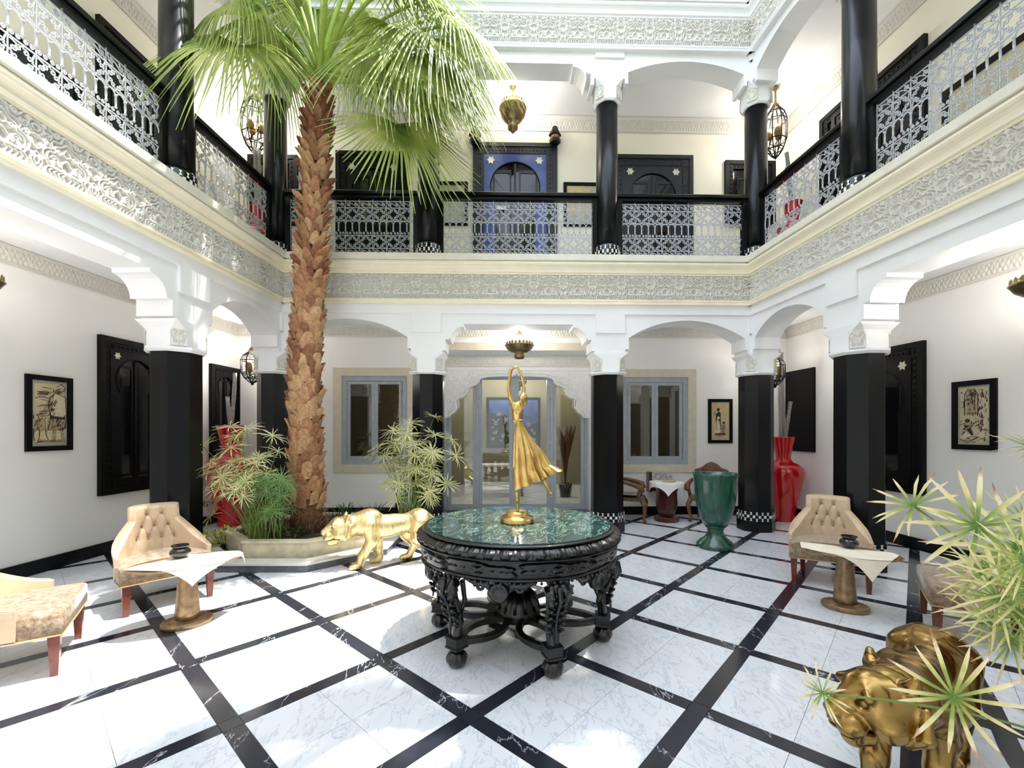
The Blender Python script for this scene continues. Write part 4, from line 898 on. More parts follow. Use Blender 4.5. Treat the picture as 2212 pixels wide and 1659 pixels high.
def cage(p, z0, z1, zc, r, label, w=LAMP * .6):
    t = thing('cage_lantern', label, 'lantern', (p.x, p.y, 0)); h = z1 - z0
    lv = [(r * .25, z0), (r * .72, z0 + h * .14), (r, z0 + h * .3), (r, z0 + h * .7), (r * .78, z0 + h * .86), (r * .3, z1)]
    m = MB()
    for k in range(8):
        a = 2 * PI * k / 8; m.tube([(q * math.cos(a), q * math.sin(a), z) for q, z in lv], .009, 5)
    for i, (q, z) in enumerate(lv): m.tube([(q * math.cos(2 * PI * k / 8), q * math.sin(2 * PI * k / 8), z) for k in range(8)], .008, 5, closed=True)
    for k in range(0, 8):
        a, b = 2 * PI * k / 8, 2 * PI * (k + 1) / 8
        m.tube([(lv[1][0] * math.cos(a), lv[1][0] * math.sin(a), lv[1][1]), (lv[2][0] * math.cos(b), lv[2][0] * math.sin(b), lv[2][1])], .006, 4)
    m.build('wire_cage', M['darkiron'], t)
    m = MB(); m.lathe([(.001, z0 - .05), (.02, z0 - .04), (.03, z0)], 8); m.build('finial', M['darkiron'], t)
    m = MB(); m.lathe([(r * .34, z1), (r * .3, z1 + .04), (.02, z1 + .08), (.015, zc - .06), (.05, zc - .03), (.05, zc)], 10); m.build('stem', M['brass'], t)
    for k in range(3):
        a = 2 * PI * k / 3 + .4; c = Vector((r * .45 * math.cos(a), r * .45 * math.sin(a), z0 + h * .38))
        m = MB(); m.lathe([(.008, -.09), (.012, -.02), (.045, 0), (.055, .06), (.045, .12), (.03, .13)], 10, Matrix.Translation(c)); cu_ = m.build('candle_cup', M['amber'], t)
        m = MB(); m.tube([tuple(c + Vector((0, 0, -.08))), (0, 0, z0 + h * .2), (0, 0, z0 + .01)], .007, 5); m.build('arm', M['darkiron'], t)
        m = MB(); m.ball(c + Vector((0, 0, .15)), .022, 8, 5, sc=(1, 1, 1.7)); m.build('bulb', M['bulb'], cu_)
    if w: pl(p + Vector((0, 0, (z0 + z1) / 2 + h * .15 - p.z)), w)
a_ = at(550, 260, 7.5); cage(Vector((a_.x, a_.y, 0)), at(0, 328, 7.5).z, at(0, 212, 7.5).z, 7.34, .2, 'dark wire cage lantern upstairs in the corner behind the palm')
a_ = at(1675, 260, 7.5); cage(Vector((a_.x, a_.y, 0)), at(0, 338, 7.5).z, at(0, 232, 7.5).z, 7.34, .17, 'dark wire cage lantern upstairs in the shaded corner')
a_ = at(545, 800, 7.4); cage(Vector((a_.x, a_.y, 0)), at(0, 826, 7.4).z, at(0, 760, 7.4).z, 3.46, .17, 'wire cage lantern on the ground floor over the red vase behind the sedge')
a_ = at(1674, 800, 7.4); cage(Vector((a_.x, a_.y, 0)), at(0, 832, 7.4).z, at(0, 772, 7.4).z, 3.46, .15, 'wire cage lantern on the ground floor over the red vase in the shaded corner')
def sconce(x, y, label):
    q = WB.hit(x, y); t = thing('wall_lantern', label, 'lantern', M=WB.M @ Matrix.Translation((q[0], -.13, q[1]))); k = 6
    m = MB(); m.lathe([(.09, -.17), (.1, -.16), (.1, -.1)], 6, smooth=False); m.lathe([(.1, -.04), (.115, -.03), (.1, .02), (.06, .08), (.05, .12), (.03, .13), (.001, .16)], 6, smooth=False); m.box(-.02, .02, .05, .128, -.08, .04); m.build('housing', M['darkiron'], t)
    m = MB(); m.lathe([(.085, -.1), (.085, -.04)], 6, smooth=False); m.build('amber_band', M['amber'], t)  # band in a plain amber colour
sconce(1027, 300, 'small dark wall lantern over the navy door, beside the palm fronds'); sconce(1197, 300, 'small dark wall lantern over the navy door, on the column side')
# ------------------------------------------------------------------ round carved table
TC = Vector((0.05, 3.40, 0)); TZ = 0.855
tb = thing('carved_table', 'round black carved table with green marble top in the middle of the court', 'table', TC, math.radians(-11))
m = MB(); m.lathe([(.001, .84), (.66, .84), (.682, .845), (.684, .852), (.678, TZ), (.001, TZ)], 96, smooth=False); m.build('marble_top', M['green'], tb)
def carved_ring(r_of_z, z0, z1, nth, nz, carve):
    th, Z = np.meshgrid(np.linspace(0, 2 * PI, nth, endpoint=False), np.linspace(z0, z1, nz), indexing='ij')
    Rr = r_of_z((Z - z0) / (z1 - z0)) + carve(th, (Z - z0) / (z1 - z0)); P = np.stack([Rr * np.cos(th), Rr * np.sin(th), Z], 2); mm = MB(); mm.grid(P, cu=True); return mm
def eggs(th, t):
    k = (th * 44 / (2 * PI)) % 1.0 - .5; a = np.clip(1 - np.hypot(k / .38, (t - .5) / .36), 0, 1); b = np.clip(1 - np.hypot((np.abs(k) - .5) / .12, (t - .55) / .4), 0, 1); return .03 * np.sqrt(a) * (0.6 + .4 * np.abs(np.sin(k * 14))) + .012 * b
mm = carved_ring(lambda t: .765 - .055 * t - .02 * (2 * t - 1) ** 2, .765, .842, 720, 16, eggs); mm.lathe([(.69, .848), (.70, .852), (.715, .846), (.72, .838)], 96); mm.lathe([(.72, .755), (.755, .76), (.762, .768)], 96); mm.build('carved_rim', M['ebony'], tb)
acs = []
for sgn in (1, -1):
    acs.append([(x * .0 + .5 + sgn * .02, .5 + .0) for x in range(2)])
    acs += [[(.5 + sgn * a, .5 + b * sgn) for a, b in spiral(.17, 0, .2, .03, 0, 1.5, 20)], [(.5 + sgn * a, .5 + b * sgn) for a, b in spiral(.36, .1, .1, .02, 2, 1.3, 14)]]
    for k in range(5): acs.append([(.5 + sgn * (.06 + .08 * k), .5 - sgn * .38), (.5 + sgn * (.12 + .07 * k), .5 - sgn * .12), (.5 + sgn * (.2 + .06 * k), .5 - sgn * .3)])
acs.append([(.5 + .13 * math.cos(q), .5 + .3 * math.sin(q)) for q in [2 * PI * k / 12 for k in range(13)]])
GX, GZ = np.meshgrid(np.linspace(0, 1, 80), np.linspace(0, 1, 26), indexing='ij'); ACR = relief(acs, GX, GZ, .045, .03)
def acanth(th, t):
    u = (th * 9 / (2 * PI)) % 1.0; i = np.minimum((u * 79).astype(int), 78); f = u * 79 - i; j = np.clip((t * 25).round().astype(int), 0, 25)
    return (ACR[i, j] * (1 - f) + ACR[i + 1, j] * f) * np.clip(np.sin(PI * t) * 3, 0, 1)
mm = carved_ring(lambda t: .70 + .012 * t, .645, .755, 720, 26, acanth); mm.lathe([(.68, .625), (.715, .63), (.722, .64), (.7, .648)], 96); mm.lathe([(.7, .752), (.725, .757), (.735, .765), (.7, .77)], 96); mm.lathe([(.62, .64), (.68, .625)], 96); mm.build('carved_apron', M['ebony'], tb)
m = MB()
for k in range(110):
    a = 2 * PI * k / 110; m.ball((.722 * math.cos(a), .722 * math.sin(a), .622), .011, 5, 4)
m.build('bead_trim', M['ebony'], tb)['kind'] = 'stuff'
sdf = Sdf((-.2, -.11, .18), (.2, .11, .66), .0055)
sdf.path([(.0, 0, .2), (-.015, 0, .29), (.005, 0, .39), (.05, 0, .49), (.06, 0, .56), (.02, 0, .6)], [.034, .03, .032, .038, .04, .045], .02)
for s in (-1, 1):
    sdf.path([(.01, s * .03, .21), (.0, s * .036, .3), (.03, s * .045, .4), (.085, s * .05, .5), (.1, s * .045, .55), (.07, s * .04, .585)], [.012, .014, .016, .017, .018, .02], .008)
    sdf.path([(.05, s * .06, .57), (.09, s * .065, .555), (.085, s * .065, .525), (.06, s * .06, .53), (.065, s * .06, .55)], [.02, .018, .016, .014, .012], .006)
    for k in range(6): z = .28 + .045 * k; x = .02 + .012 * k; sdf.path([(x, s * .02, z), (x + .035, s * .045, z + .03), (x + .02, s * .06, z + .015)], [.012, .011, .006], .006)
sdf.path([(.06, 0, .24), (.05, 0, .34), (.08, 0, .44), (.125, 0, .52), (.11, 0, .58)], [.008, .011, .012, .014, .018], .006)
sdf.path([(-.02, 0, .3), (-.07, 0, .42), (-.05, 0, .54)], [.012, .016, .02], .01)
sdf.cut(sdf.cap_d((.03, -.2, .36), (.03, .2, .36), .014, .014), .006); sdf.cut(sdf.cap_d((.075, -.2, .465), (.075, .2, .465), .016, .016), .006)
lg = sdf.build('leg', M['ebony'], tb)
def leg_extra(par):
    m = MB(); m.box(-.055, .055, -.055, .055, .125, .135); m.box(-.05, .05, -.05, .05, .135, .185); m.box(-.056, .056, -.056, .056, .185, .2); m.build('foot_block', M['ebony'], par)
    m = MB(); n, k = 40, 14
    P = np.zeros((n, k, 3))
    for i in range(n):
        for j in range(k):
            a = 2 * PI * i / n; t = PI * j / (k - 1); r = .066 * abs(math.sin(t)) ** .8 * (1 + .07 * math.cos(10 * a)) + .001; P[i, j] = (r * math.cos(a), r * math.sin(a), .056 - .055 * math.cos(t))
    m.grid(P, cu=True); m.lathe([(.03, .1), (.04, .112), (.035, .125)], 20); m.build('ball_foot', M['ebony'], par)
    m = MB()
    for i in range(5): m.box(-.05, .06, -.056, .056, .603 + i * .01, .611 + i * .01)
    m.box(-.045, .055, -.05, .05, .6, .655); m.build('ribbed_block', M['ebony'], par)
leg_extra(lg)
st = MB()                                             # stretcher loop from hub to foot
for s in (-1, 1):
    pts = [(-.50 + .47 * t, s * .11 * abs(math.sin(PI * t)) ** .85, .155) for t in [i / 12 for i in range(13)]]
    st.tube(pts, .03, 4, smooth=False, flat=.85)
for s in (-1, 1): st.tube([(-.50 + .47 * t, s * (.11 * abs(math.sin(PI * t)) ** .85 + .022), .168) for t in [i / 12 for i in range(13)]], .008, 5)
so = st.build('stretcher', M['ebony'], tb)
br = MB(); br.lathe([(.001, -.03), (.05, -.03), (.06, -.02), (.06, .02), (.045, .03), (.04, .02), (.001, .024)], 20, Matrix.Translation((.02, 0, .555)) @ Matrix.Rotation(PI / 2, 4, 'Y'))
for s in (-1, 1):
    br.tube([(0, s * .05, .57), (0, s * .09, .6), (0, s * .15, .595), (0, s * .19, .615), (0, s * .23, .63)], [.03, .028, .022, .02, .015], 7); br.tube([(0, s * (.13 + x), .575 + z) for x, z in spiral(0, 0, .035, .01, 0, 1.2, 12)], .012, 6)
br.box(-.02, .02, -.07, .07, .6, .65)
bo = br.build('medallion_bracket', M['ebony'], tb)
for k in range(6):
    a = k * PI / 3
    T = Matrix.Rotation(a, 4, 'Z') @ Matrix.Translation((.63, 0, 0))
    if k == 0: lg.matrix_basis = T; so.matrix_basis = T
    else:
        l2 = link('leg', lg.data, tb, T)
        for c in list(lg.children): link(c.name.split('.')[0], c.data, l2)
        link('stretcher', so.data, tb, T)
    Tb = Matrix.Rotation(a + PI / 6, 4, 'Z') @ Matrix.Translation((.655, 0, 0))
    if k == 0: bo.matrix_basis = Tb
    else: link('medallion_bracket', bo.data, tb, Tb)
m = MB(); m.lathe([(.001, .11), (.12, .11), (.165, .13), (.165, .2), (.15, .22), (.15, .25), (.12, .3), (.08, .33), (.055, .345), (.065, .36), (.05, .375), (.045, .4), (.075, .43), (.1, .47), (.1, .51), (.085, .54), (.06, .56), (.08, .6), (.11, .64)], 36)
for k in range(12): a = 2 * PI * k / 12; m.tube([(.16 * math.cos(a), .16 * math.sin(a), .2), (.135 * math.cos(a), .135 * math.sin(a), .29), (.085 * math.cos(a), .085 * math.sin(a), .335)], .013, 5); m.tube([(.055 * math.cos(a), .055 * math.sin(a), .4), (.108 * math.cos(a), .108 * math.sin(a), .48), (.07 * math.cos(a), .07 * math.sin(a), .56)], .012, 5)
m.build('central_urn', M['ebony'], tb)
# ------------------------------------------------------------------ dancer statue
ds = thing('dancer_statue', 'golden statue of a dancer with raised arms standing on the green marble table', 'statue', (TC.x - .012, TC.y - .02, TZ))
m = MB(); m.lathe([(.001, 0), (.126, 0), (.128, .008), (.118, .045), (.09, .05), (.086, .058), (.082, .085), (.06, .09), (.001, .09)], 40); m.build('base', M['gold'], ds)
k_ = .00354 / 3.19
def dp(x, z, y=0.0): return ((x - 562) * k_, y, (1527 - z) * k_ + .018)
s = Sdf((-.12, -.14, .06), (.36, .14, 1.2), .0055)
s.path([dp(567, 1490), dp(566, 1400), dp(562, 1320), dp(562, 1180)], [.011, .013, .018, .03], .01); s.ell(dp(570, 1487, -.02), (.016, .035, .012), .01)
s.path([dp(690, 1150, .03), dp(740, 1245, .03), dp(797, 1355, .03)], [.03, .022, .011], .01); s.cap(dp(797, 1352, .03), dp(800, 1372, .0), .012, .006, .01)
# torso
s.ell(dp(566, 830), (.036, .03, .05), .02); s.ell(dp(566, 770, -.005), (.044, .036, .058), .03); s.ell(dp(553, 782, -.026), (.018, .018, .02), .012); s.ell(dp(585, 782, -.026), (.018, .018, .02), .012)
s.cap(dp(572, 745), dp(592, 715), .017, .015, .012); s.ell(dp(600, 694, -.004), (.028, .03, .036), .008); s.ell(dp(608, 690, .022), (.03, .028, .036), .008); s.ell(dp(618, 722, .03), (.018, .016, .03), .01); s.cap(dp(592, 700, -.03), dp(590, 705, -.036), .006, .004, .004)
s.path([dp(540, 745), dp(515, 690), dp(503, 620), dp(512, 545), dp(522, 500), dp(545, 482), dp(560, 490)], [.016, .014, .0125, .0115, .010, .010, .005], .008)
s.path([dp(588, 742), dp(606, 690, .01), dp(611, 625, .01), dp(598, 560), dp(585, 515), dp(562, 484), dp(540, 486)], [.016, .014, .0125, .0115, .010, .010, .005], .008)
for i, (a, b) in enumerate(((545, 560), (552, 566))): s.cap(dp(a, 484, -.006 + .01 * i), dp(b, 492, -.008 + .012 * i), .005, .003, .003)
s.build('figure', M['gold'], ds)
# skirt: swept sheet with folds
LE = [(552, 850), (545, 920), (540, 1020), (540, 1120), (545, 1220), (560, 1322)]
RE = [(592, 850), (628, 920), (690, 1010), (745, 1070), (790, 1150), (868, 1190)]
nU, nV = 120, 44; P = np.zeros((nU, nV, 3)); tl = np.linspace(0, 1, 6)
for j in range(nV):
    t = j / (nV - 1); l = (np.interp(t, tl, [p[0] for p in LE]), np.interp(t, tl, [p[1] for p in LE])); r = (np.interp(t, tl, [p[0] for p in RE]), np.interp(t, tl, [p[1] for p in RE]))
    for i in range(nU):
        a = 2 * PI * i / nU; c = math.cos(a); w = (c + 1) / 2
        hem = 0.0
        x = l[0] + (r[0] - l[0]) * w; z = l[1] + (r[1] - l[1]) * w - math.sin(PI * w) * (8 * t)
        fold = 1 + .30 * t * math.sin(11 * a + 7 * t); y = math.sin(a) * (.034 + .05 * t) * fold; x += t * 13 * math.sin(14 * a + 6 * t)
        P[i, j] = dp(x, z, y)
m = MB(); m.grid(P, cu=True); Q = P.copy(); cen = P.mean(0, keepdims=True); Q = cen + (P - cen) * .93; m.grid(Q[::-1], cu=True)
e = np.stack([P[:, -1], Q[:, -1]], 1); m.grid(e, cu=True); m.build('skirt', M['gold'], ds)
m = MB(); m.lathe([(.041, -.006), (.044, 0), (.041, .006)], 24, Matrix.Translation(dp(569, 848)) @ Matrix.Diagonal((1, .85, 1, 1))); m.build('belt', M['gold'], ds)
# ------------------------------------------------------------------ tigers
def tiger(name, label, mat, loc, rot, hy, hz, legs, sc=1.0, lookdown=0.0):
    t = thing(name, label, 'statue', loc, rot); h = .0085
    s = Sdf((-.66, -.24, -.01), (.80, .24, .74), h)
    s.ell((.24, 0, .455), (.17, .118, .15), .05); s.ell((.0, 0, .45), (.26, .108, .118), .06); s.ell((-.28, 0, .465), (.17, .112, .14), .06); s.ell((.10, 0, .41), (.2, .1, .11), .05)
    for y in (-.06, .06): s.ell((.22, y, .57), (.07, .04, .05), .05); s.ell((-.3, y, .54), (.09, .05, .06), .05)
    # legs: shoulder/hip, elbow/knee, wrist/hock, paw
    fl_, fr_, hl_, hr_ = legs
    for y, dx in ((.095, fl_), (-.095, fr_)):
        s.path([(.25, y * .85, .46), (.20 + dx * .3, y * 1.05, .30), (.25 + dx * .75, y * 1.05, .15), (.26 + dx, y * 1.05, .06)], [.092, .066, .05, .045], .03)
        c = (.30 + dx, y * 1.05, .034); s.ell(c, (.07, .052, .036), .02)
        for q in (-.03, -.01, .01, .03): s.ell((c[0] + .05, c[1] + q, .026), (.028, .0115, .024), .005)
    for y, dx in ((.095, hl_), (-.095, hr_)):
        s.path([(-.30, y * .8, .46), (-.22 + dx * .35, y * 1.1, .30), (-.37 + dx * .8, y * 1.1, .175), (-.34 + dx, y * 1.1, .06)], [.115, .078, .044, .042], .03)
        c = (-.295 + dx, y * 1.1, .034); s.ell(c, (.07, .048, .035), .02)
        for q in (-.03, -.01, .01, .03): s.ell((c[0] + .05, c[1] + q, .026), (.026, .011, .022), .005)
    s.path([(-.42, 0, .5), (-.5, .02, .42), (-.54, .03, .3), (-.55, .02, .18), (-.6, .0, .12)], [.035, .026, .023, .021, .018], .02)
    # head in its own turned frame
    hc = Vector((.50, 0, hz)); hs = 1.36; Rm = Matrix.Translation(hc) @ Matrix.Rotation(hy, 4, 'Z') @ Matrix.Rotation(lookdown, 4, 'Y')
    q = lambda x, y, z: tuple(Rm @ (Vector((x, y, z)) * hs))
    s.cap((.28, 0, .51), tuple(hc), .125, .115, .06)
    hcap = lambda a, b, ra, rb, k: s.cap(a, b, ra * hs, rb * hs, k)
    hell = lambda c, r, k: s.ell(c, tuple(v * hs for v in r), k)
    hpath = lambda p, r, k: s.path(p, [v * hs for v in r], k)
    hd = lambda a, b, ra, rb: s.cap_d(a, b, ra * hs, rb * hs)
    hcap(q(-.02, 0, 0), q(.05, 0, .01), .098, .085, .03); 
    for y in (-1, 1): hell(q(.05, y * .055, -.035), (.062, .05, .055), .025); hcap(q(.14, y * .026, -.042), q(.15, y * .024, -.05), .036, .033, .015)
    hcap(q(.06, 0, .055), q(.165, 0, -.005), .042, .03, .02); hcap(q(.13, 0, -.09), q(.1, 0, -.085), .034, .04, .012)
    hcap(q(.178, -.012, -.005), q(.178, .012, -.005), .017, .017, .008)
    for y in (-1, 1):
        hcap(q(.085, y * .035, .062), q(.10, y * .062, .05), .016, .014, .012)
        hcap(q(-.01, y * .075, .068), q(-.02, y * .088, .1), .027, .012, .012); s.cut(hd(q(.018, y * .082, .078), q(.01, y * .09, .095), .015, .008), .008)
        s.cut(hd(q(.115, y * .046, .028), q(.115, y * .05, .027), .016, .014), .008)
        s.cut(hd(q(.19, y * .012, -.012), q(.2, y * .014, -.014), .006, .006), .004)
        hpath([q(-.02, y * .105, .02), q(.0, y * .115, -.05), q(.03, y * .085, -.085)], [.012, .016, .01], .02)
    s.cut(hd(q(.2, -.03, -.068), q(.2, .03, -.068), .008, .008), .006)
    s.cut(np.maximum(hd(q(.12, -.05, -.07), q(.12, .05, -.07), .07, .07), np.abs((s.X - q(0, 0, -.07)[0]) * math.sin(lookdown) + (s.Z - q(0, 0, -.07)[2]) * math.cos(lookdown)) - .005), .005)
    # engraved stripes and fur
    X, Y, Z = s.X, s.Y, s.Z
    st_ = np.sin(X * 62 + 1.7 * np.sin(Z * 21 + 2 * np.sin(X * 9)) + 2.0 * np.abs(Y) * 9)
    body = (np.clip((Z - .2) / .1, 0, 1) * np.clip((.42 - X) / .1, 0, 1)).astype(np.float32)
    s.D = s.D + body * (.003 * np.clip((st_ - .8) / .12, 0, 1) * np.clip((np.sin(Z * 31 + 3 * np.sin(X * 23)) + np.sin(Y * 40 + X * 17)) * 2 + .6, 0, 1))
    s.build('body', mat, t)
    for y in (-1, 1):
        m = MB(); m.ball(q(.106, y * .045, .027), .0105 * hs, 10, 6); m.build('eye', M['brass'], t)
    t.scale = (sc,) * 3
    return t
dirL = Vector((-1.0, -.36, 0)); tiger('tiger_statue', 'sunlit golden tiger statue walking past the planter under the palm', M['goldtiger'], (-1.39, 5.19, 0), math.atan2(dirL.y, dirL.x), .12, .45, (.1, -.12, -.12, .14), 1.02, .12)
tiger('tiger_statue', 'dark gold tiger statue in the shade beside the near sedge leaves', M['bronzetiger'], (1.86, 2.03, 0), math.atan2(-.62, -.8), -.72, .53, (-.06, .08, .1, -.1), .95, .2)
# ------------------------------------------------------------------ tufted chairs
def chair(label, p0, p1):
    """p0, p1: the two front corners as seen when facing the chair (left, right)"""
    a = Vector(p1) - Vector(p0); ang = math.atan2(a.y, a.x); c = (Vector(p0) + Vector(p1)) / 2
    return Vector((c.x, c.y, 0)), ang
def make_chair(label):
    t = thing('tufted_chair', label, 'chair'); w = .34; dep = .64; g = 'chairs around the small bronze tables'; t['group'] = g
    # plan outline of the seat, front edge at y=0, going back (+y)
    def outline(off=0.0, n=16):
        ww = w + off; return [(-ww, -off)] + [(-ww, .2)] + [(-ww * math.cos(q) , .18 + (dep - .18 + off) * math.sin(q)) for q in [PI / 2 * i / n for i in range(1, n + 1)]] + [(ww * math.cos(q), .18 + (dep - .18 + off) * math.sin(q)) for q in [PI / 2 * i / n for i in range(n - 1, -1, -1)]] + [(ww, -off)]
    def sc_ring(off, z): return [(x * (1 + off / .34), .3 + (y - .3) * (1 + off / .32), z) for x, y in outline(0)]
    m = MB(); rings(m, [sc_ring(-.01, .255), sc_ring(0, .26), sc_ring(0, .385), sc_ring(-.006, .4), sc_ring(-.025, .41), sc_ring(-.1, .418), sc_ring(-.2, .42)], True); m.build('seat', M['velvet'], t)
    m = MB(); ou = outline(.003); m.tube([(x, y, .262) for x, y in ou], .005, 5, closed=True); m.build('nailhead_trim', M['tan'], t)
    # back shell: path along the sides and rear
    pts = outline(.0, 22)[1:-1]; P_ = np.array(pts); seg = np.r_[0, np.cumsum(np.hypot(*np.diff(P_, axis=0).T))]; nS, nT = 150, 56
    sv = np.linspace(0, seg[-1], nS); px_ = np.interp(sv, seg, P_[:, 0]); py_ = np.interp(sv, seg, P_[:, 1]); u = sv / seg[-1] * 2 - 1
    au = np.abs(u); top = np.where(au < .27, .83, .455 + .255 * np.clip(1 - (au - .27) / .73, 0, 1) ** 1.7)
    
    tx = np.gradient(px_); ty = np.gradient(py_); L = np.hypot(tx, ty); nx, ny = -ty / L, tx / L          # outward
    cx_, cy_ = 0.0, .25; sg = np.sign((px_ - cx_) * nx + (py_ - cy_) * ny); nx *= sg; ny *= sg
    rows = [(.745, (-.09, .09)), (.635, (-.17, 0, .17)), (.525, (-.27, -.09, .09, .27))]
    btn = [(uu, z) for z, us in rows for uu in us]
    U, T = np.meshgrid(u, np.linspace(0, 1, nT), indexing='ij'); TOP = np.repeat(top[:, None], nT, 1); Zz = .40 + (TOP - .40) * T
    # tufting: puffed diamonds between buttons
    puff = np.ones_like(U) * .032
    for uu, z in btn: d = np.hypot((U - uu) * .85, Zz - z); puff -= .032 * np.exp(-(d / .03) ** 2)
    segs = []
    for (z1, us1), (z2, us2) in zip(rows[:-1], rows[1:]):
        for a in us1:
            for b in us2:
                if abs(a - b) < .15: segs.append([(a * .85, z1), (b * .85, z2)])
    for a in rows[0][1]: segs.append([(a * .85, .745), (a * .85 + (.06 if a > 0 else -.06), .84)]); segs.append([(a * .85, .745), (a * .4, .84)])
    for a in rows[2][1]: segs.append([(a * .85, .525), (a * .85, .40)])
    puff -= relief(segs, U * .85, Zz, .012, .013); lean = .06 * ((Zz - .40) / .43)
    tap = np.clip((1 - np.abs(U)) / .4, .28, 1); thick = .075 * tap
    bx = np.repeat(px_[:, None], nT, 1) + nx[:, None] * lean; by = np.repeat(py_[:, None], nT, 1) + ny[:, None] * lean
    rnd = np.clip((1 - T) / .06, 0, 1) ** .5
    inner = thick - .01 + puff * rnd; inner = inner * (0.35 + .65 * rnd)
    m = MB()
    Pi = np.stack([bx - nx[:, None] * inner * .62, by - ny[:, None] * inner * .62, Zz], 2); Po = np.stack([bx + nx[:, None] * .03 * tap * (0.3 + .7 * rnd), by + ny[:, None] * .03 * tap * (0.3 + .7 * rnd), np.where(T == 0, .27, Zz)], 2)
    m.grid(Pi); m.grid(Po[::-1]); m.grid(np.stack([Pi[:, -1], Po[:, -1]], 1)); m.grid(np.stack([Po[0], Pi[0]], 0)); m.grid(np.stack([Pi[-1], Po[-1]], 0)); m.build('backrest', M['leather'], t)
    m = MB(); m.tube([tuple(Po[i, -1] * .6 + Pi[i, -1] * .4 + np.array([0, 0, .003])) for i in range(0, nS, 3)], .006, 5); m.build('piping', M['leather'], t)
    for uu, z in btn:
        i = int(np.argmin(np.abs(u - uu))); le = .06 * (z - .4) / .43; j = int(np.clip((z - .4) / (top[i] - .4) * (nT - 1), 0, nT - 1)); m = MB(); m.ball(tuple(Pi[i, j]), .0125, 10, 6); m.build('button', M['bronze'], t)
    for x, y, k in ((-.30, .04, 0), (.30, .04, 0), (-.22, .5, 1), (.22, .5, 1)):
        m = MB(); o_ = .06 if k else 0; rings(m, [[(x + a * .018, y + b * .018 + o_, 0) for a, b in ((-1, -1), (1, -1), (1, 1), (-1, 1))], [(x + a * .03, y + b * .03, .258) for a, b in ((-1, -1), (1, -1), (1, 1), (-1, 1))]]); m.build('leg', M['redwood'], t)
    return t
CH = [('sunlit beige tufted chair beside the planter', (-3.22, 3.665), (-2.80, 4.17)), ('pale tufted chair cut off by the picture edge on the sunny side', (-3.25, 3.36), (-2.86, 2.78)), ('shaded beige tufted chair in front of the column near the green urn', (2.85, 4.54), (3.40, 4.19)), ('brown velvet tufted chair behind the near sedge leaves', (3.12, 3.27), (3.50, 3.80))]
ch0 = make_chair(CH[0][0])
def place_chair(o, p0, p1, fwd):
    a, b = Vector((*p0, 0)), Vector((*p1, 0)); c = (a + b) / 2; d = (b - a).normalized()
    n = Vector((-d.y, d.x, 0))                      # back direction if +y
    if n.dot(Vector((*fwd, 0))) > 0: d = -d
    return c, math.atan2(d.y, d.x)
FW = [(.77, -.64), (.85, .53), (-.54, -.84), (-.81, .58)]
for i, ((lb, p0, p1), fw) in enumerate(zip(CH, FW)):
    c, a = place_chair(ch0, p0, p1, fw); n = Vector((math.cos(a + PI / 2), math.sin(a + PI / 2), 0)); c = c - n * .03
    if i == 0: ch0.location = c; ch0.rotation_euler = (0, 0, a)
    else: dup(ch0, lb, c, a)
# ------------------------------------------------------------------ small bronze tables with hide covers and ashtrays
def small_table(label, loc, rot, label_c, corners, label_a, apos, cov_z=.508):
    t = thing('side_table', label, 'table', loc, rot)
    m = MB(); m.lathe([(.001, 0), (.165, 0), (.175, .008), (.175, .035), (.165, .045), (.12, .05), (.085, .06), (.08, .075)], 40, sy=.78); m.build('base', M['bronze'], t)
    m = MB()
    for k in range(10): a = 2 * PI * k / 10; m.ball((.145 * math.cos(a), .145 * .78 * math.sin(a), .047), .008, 8, 4)
    m.build('base_rivets', M['brass'], t)
    m = MB(); m.lathe([(.088, .06), (.085, .1), (.06, .42), (.058, .44), (.075, .45), (.075, .46), (.05, .47)], 28); m.build('pedestal', M['bronze'], t)
    m = MB(); m.lathe([(.05, .455), (.2, .462), (.35, .482), (.385, .495), (.39, .502), (.382, .505), (.36, .498), (.001, .494)], 56, sy=.62); m.build('tray_top', M['bronze'], t)
    # cover: a four-cornered hide; what lies past the tray's edge hangs down
    q4 = [Vector((*p, 0)) for p in corners]
    n = 40; P = np.zeros((n, n, 3))
    for i in range(n):
        for j in range(n):
            s_, r_ = i / (n - 1), j / (n - 1); pin = 1 - .10 * math.sin(PI * s_) * math.sin(PI * r_) * 0
            p = q4[0] * (1 - s_) * (1 - r_) + q4[1] * s_ * (1 - r_) + q4[2] * s_ * r_ + q4[3] * (1 - s_) * r_
            p = p * (1 - .12 * (4 * (s_ - .5) ** 2 + 4 * (r_ - .5) ** 2 < 1.0) * 0) ; e = math.hypot(p.x / .385, p.y / (.385 * .62)); z = cov_z
            if e > 1:
                L_ = p.length * (1 - 1 / e); k_ = p / e; z = cov_z - .97 * L_; p = k_ + (p - k_) * .16
                z += .0
            P[i, j] = (p.x, p.y, z + .004 * math.sin(9 * s_ + 3 * r_) * math.sin(8 * r_) + .003)
    m = MB(); m.grid(P); Q = P.copy(); Q[:, :, 2] -= .005; m.grid(Q[::-1])
    for A, B in ((P[0], Q[0]), (Q[-1], P[-1]), (Q[:, 0], P[:, 0]), (P[:, -1], Q[:, -1])): m.grid(np.stack([A, B], 0))
    cv = m.build('table_cover', M['cloth'], None, Matrix.Translation(loc) @ Matrix.Rotation(rot, 4, 'Z')); tag(cv, label_c, 'tablecloth')
    a = thing('ashtray', label_a, 'ashtray', (apos[0], apos[1], cov_z + .008)); m = MB(); m.lathe([(.001, 0), (.034, 0), (.042, .005), (.068, .028), (.074, .048), (.066, .066), (.052, .076), (.048, .084), (.001, .082)], 30); m.build('bowl', M['pot'], a); m = MB(); m.lathe([(.046, .08), (.05, .086), (.064, .1), (.06, .103), (.046, .092)], 30); m.build('rim', M['pot'], a)
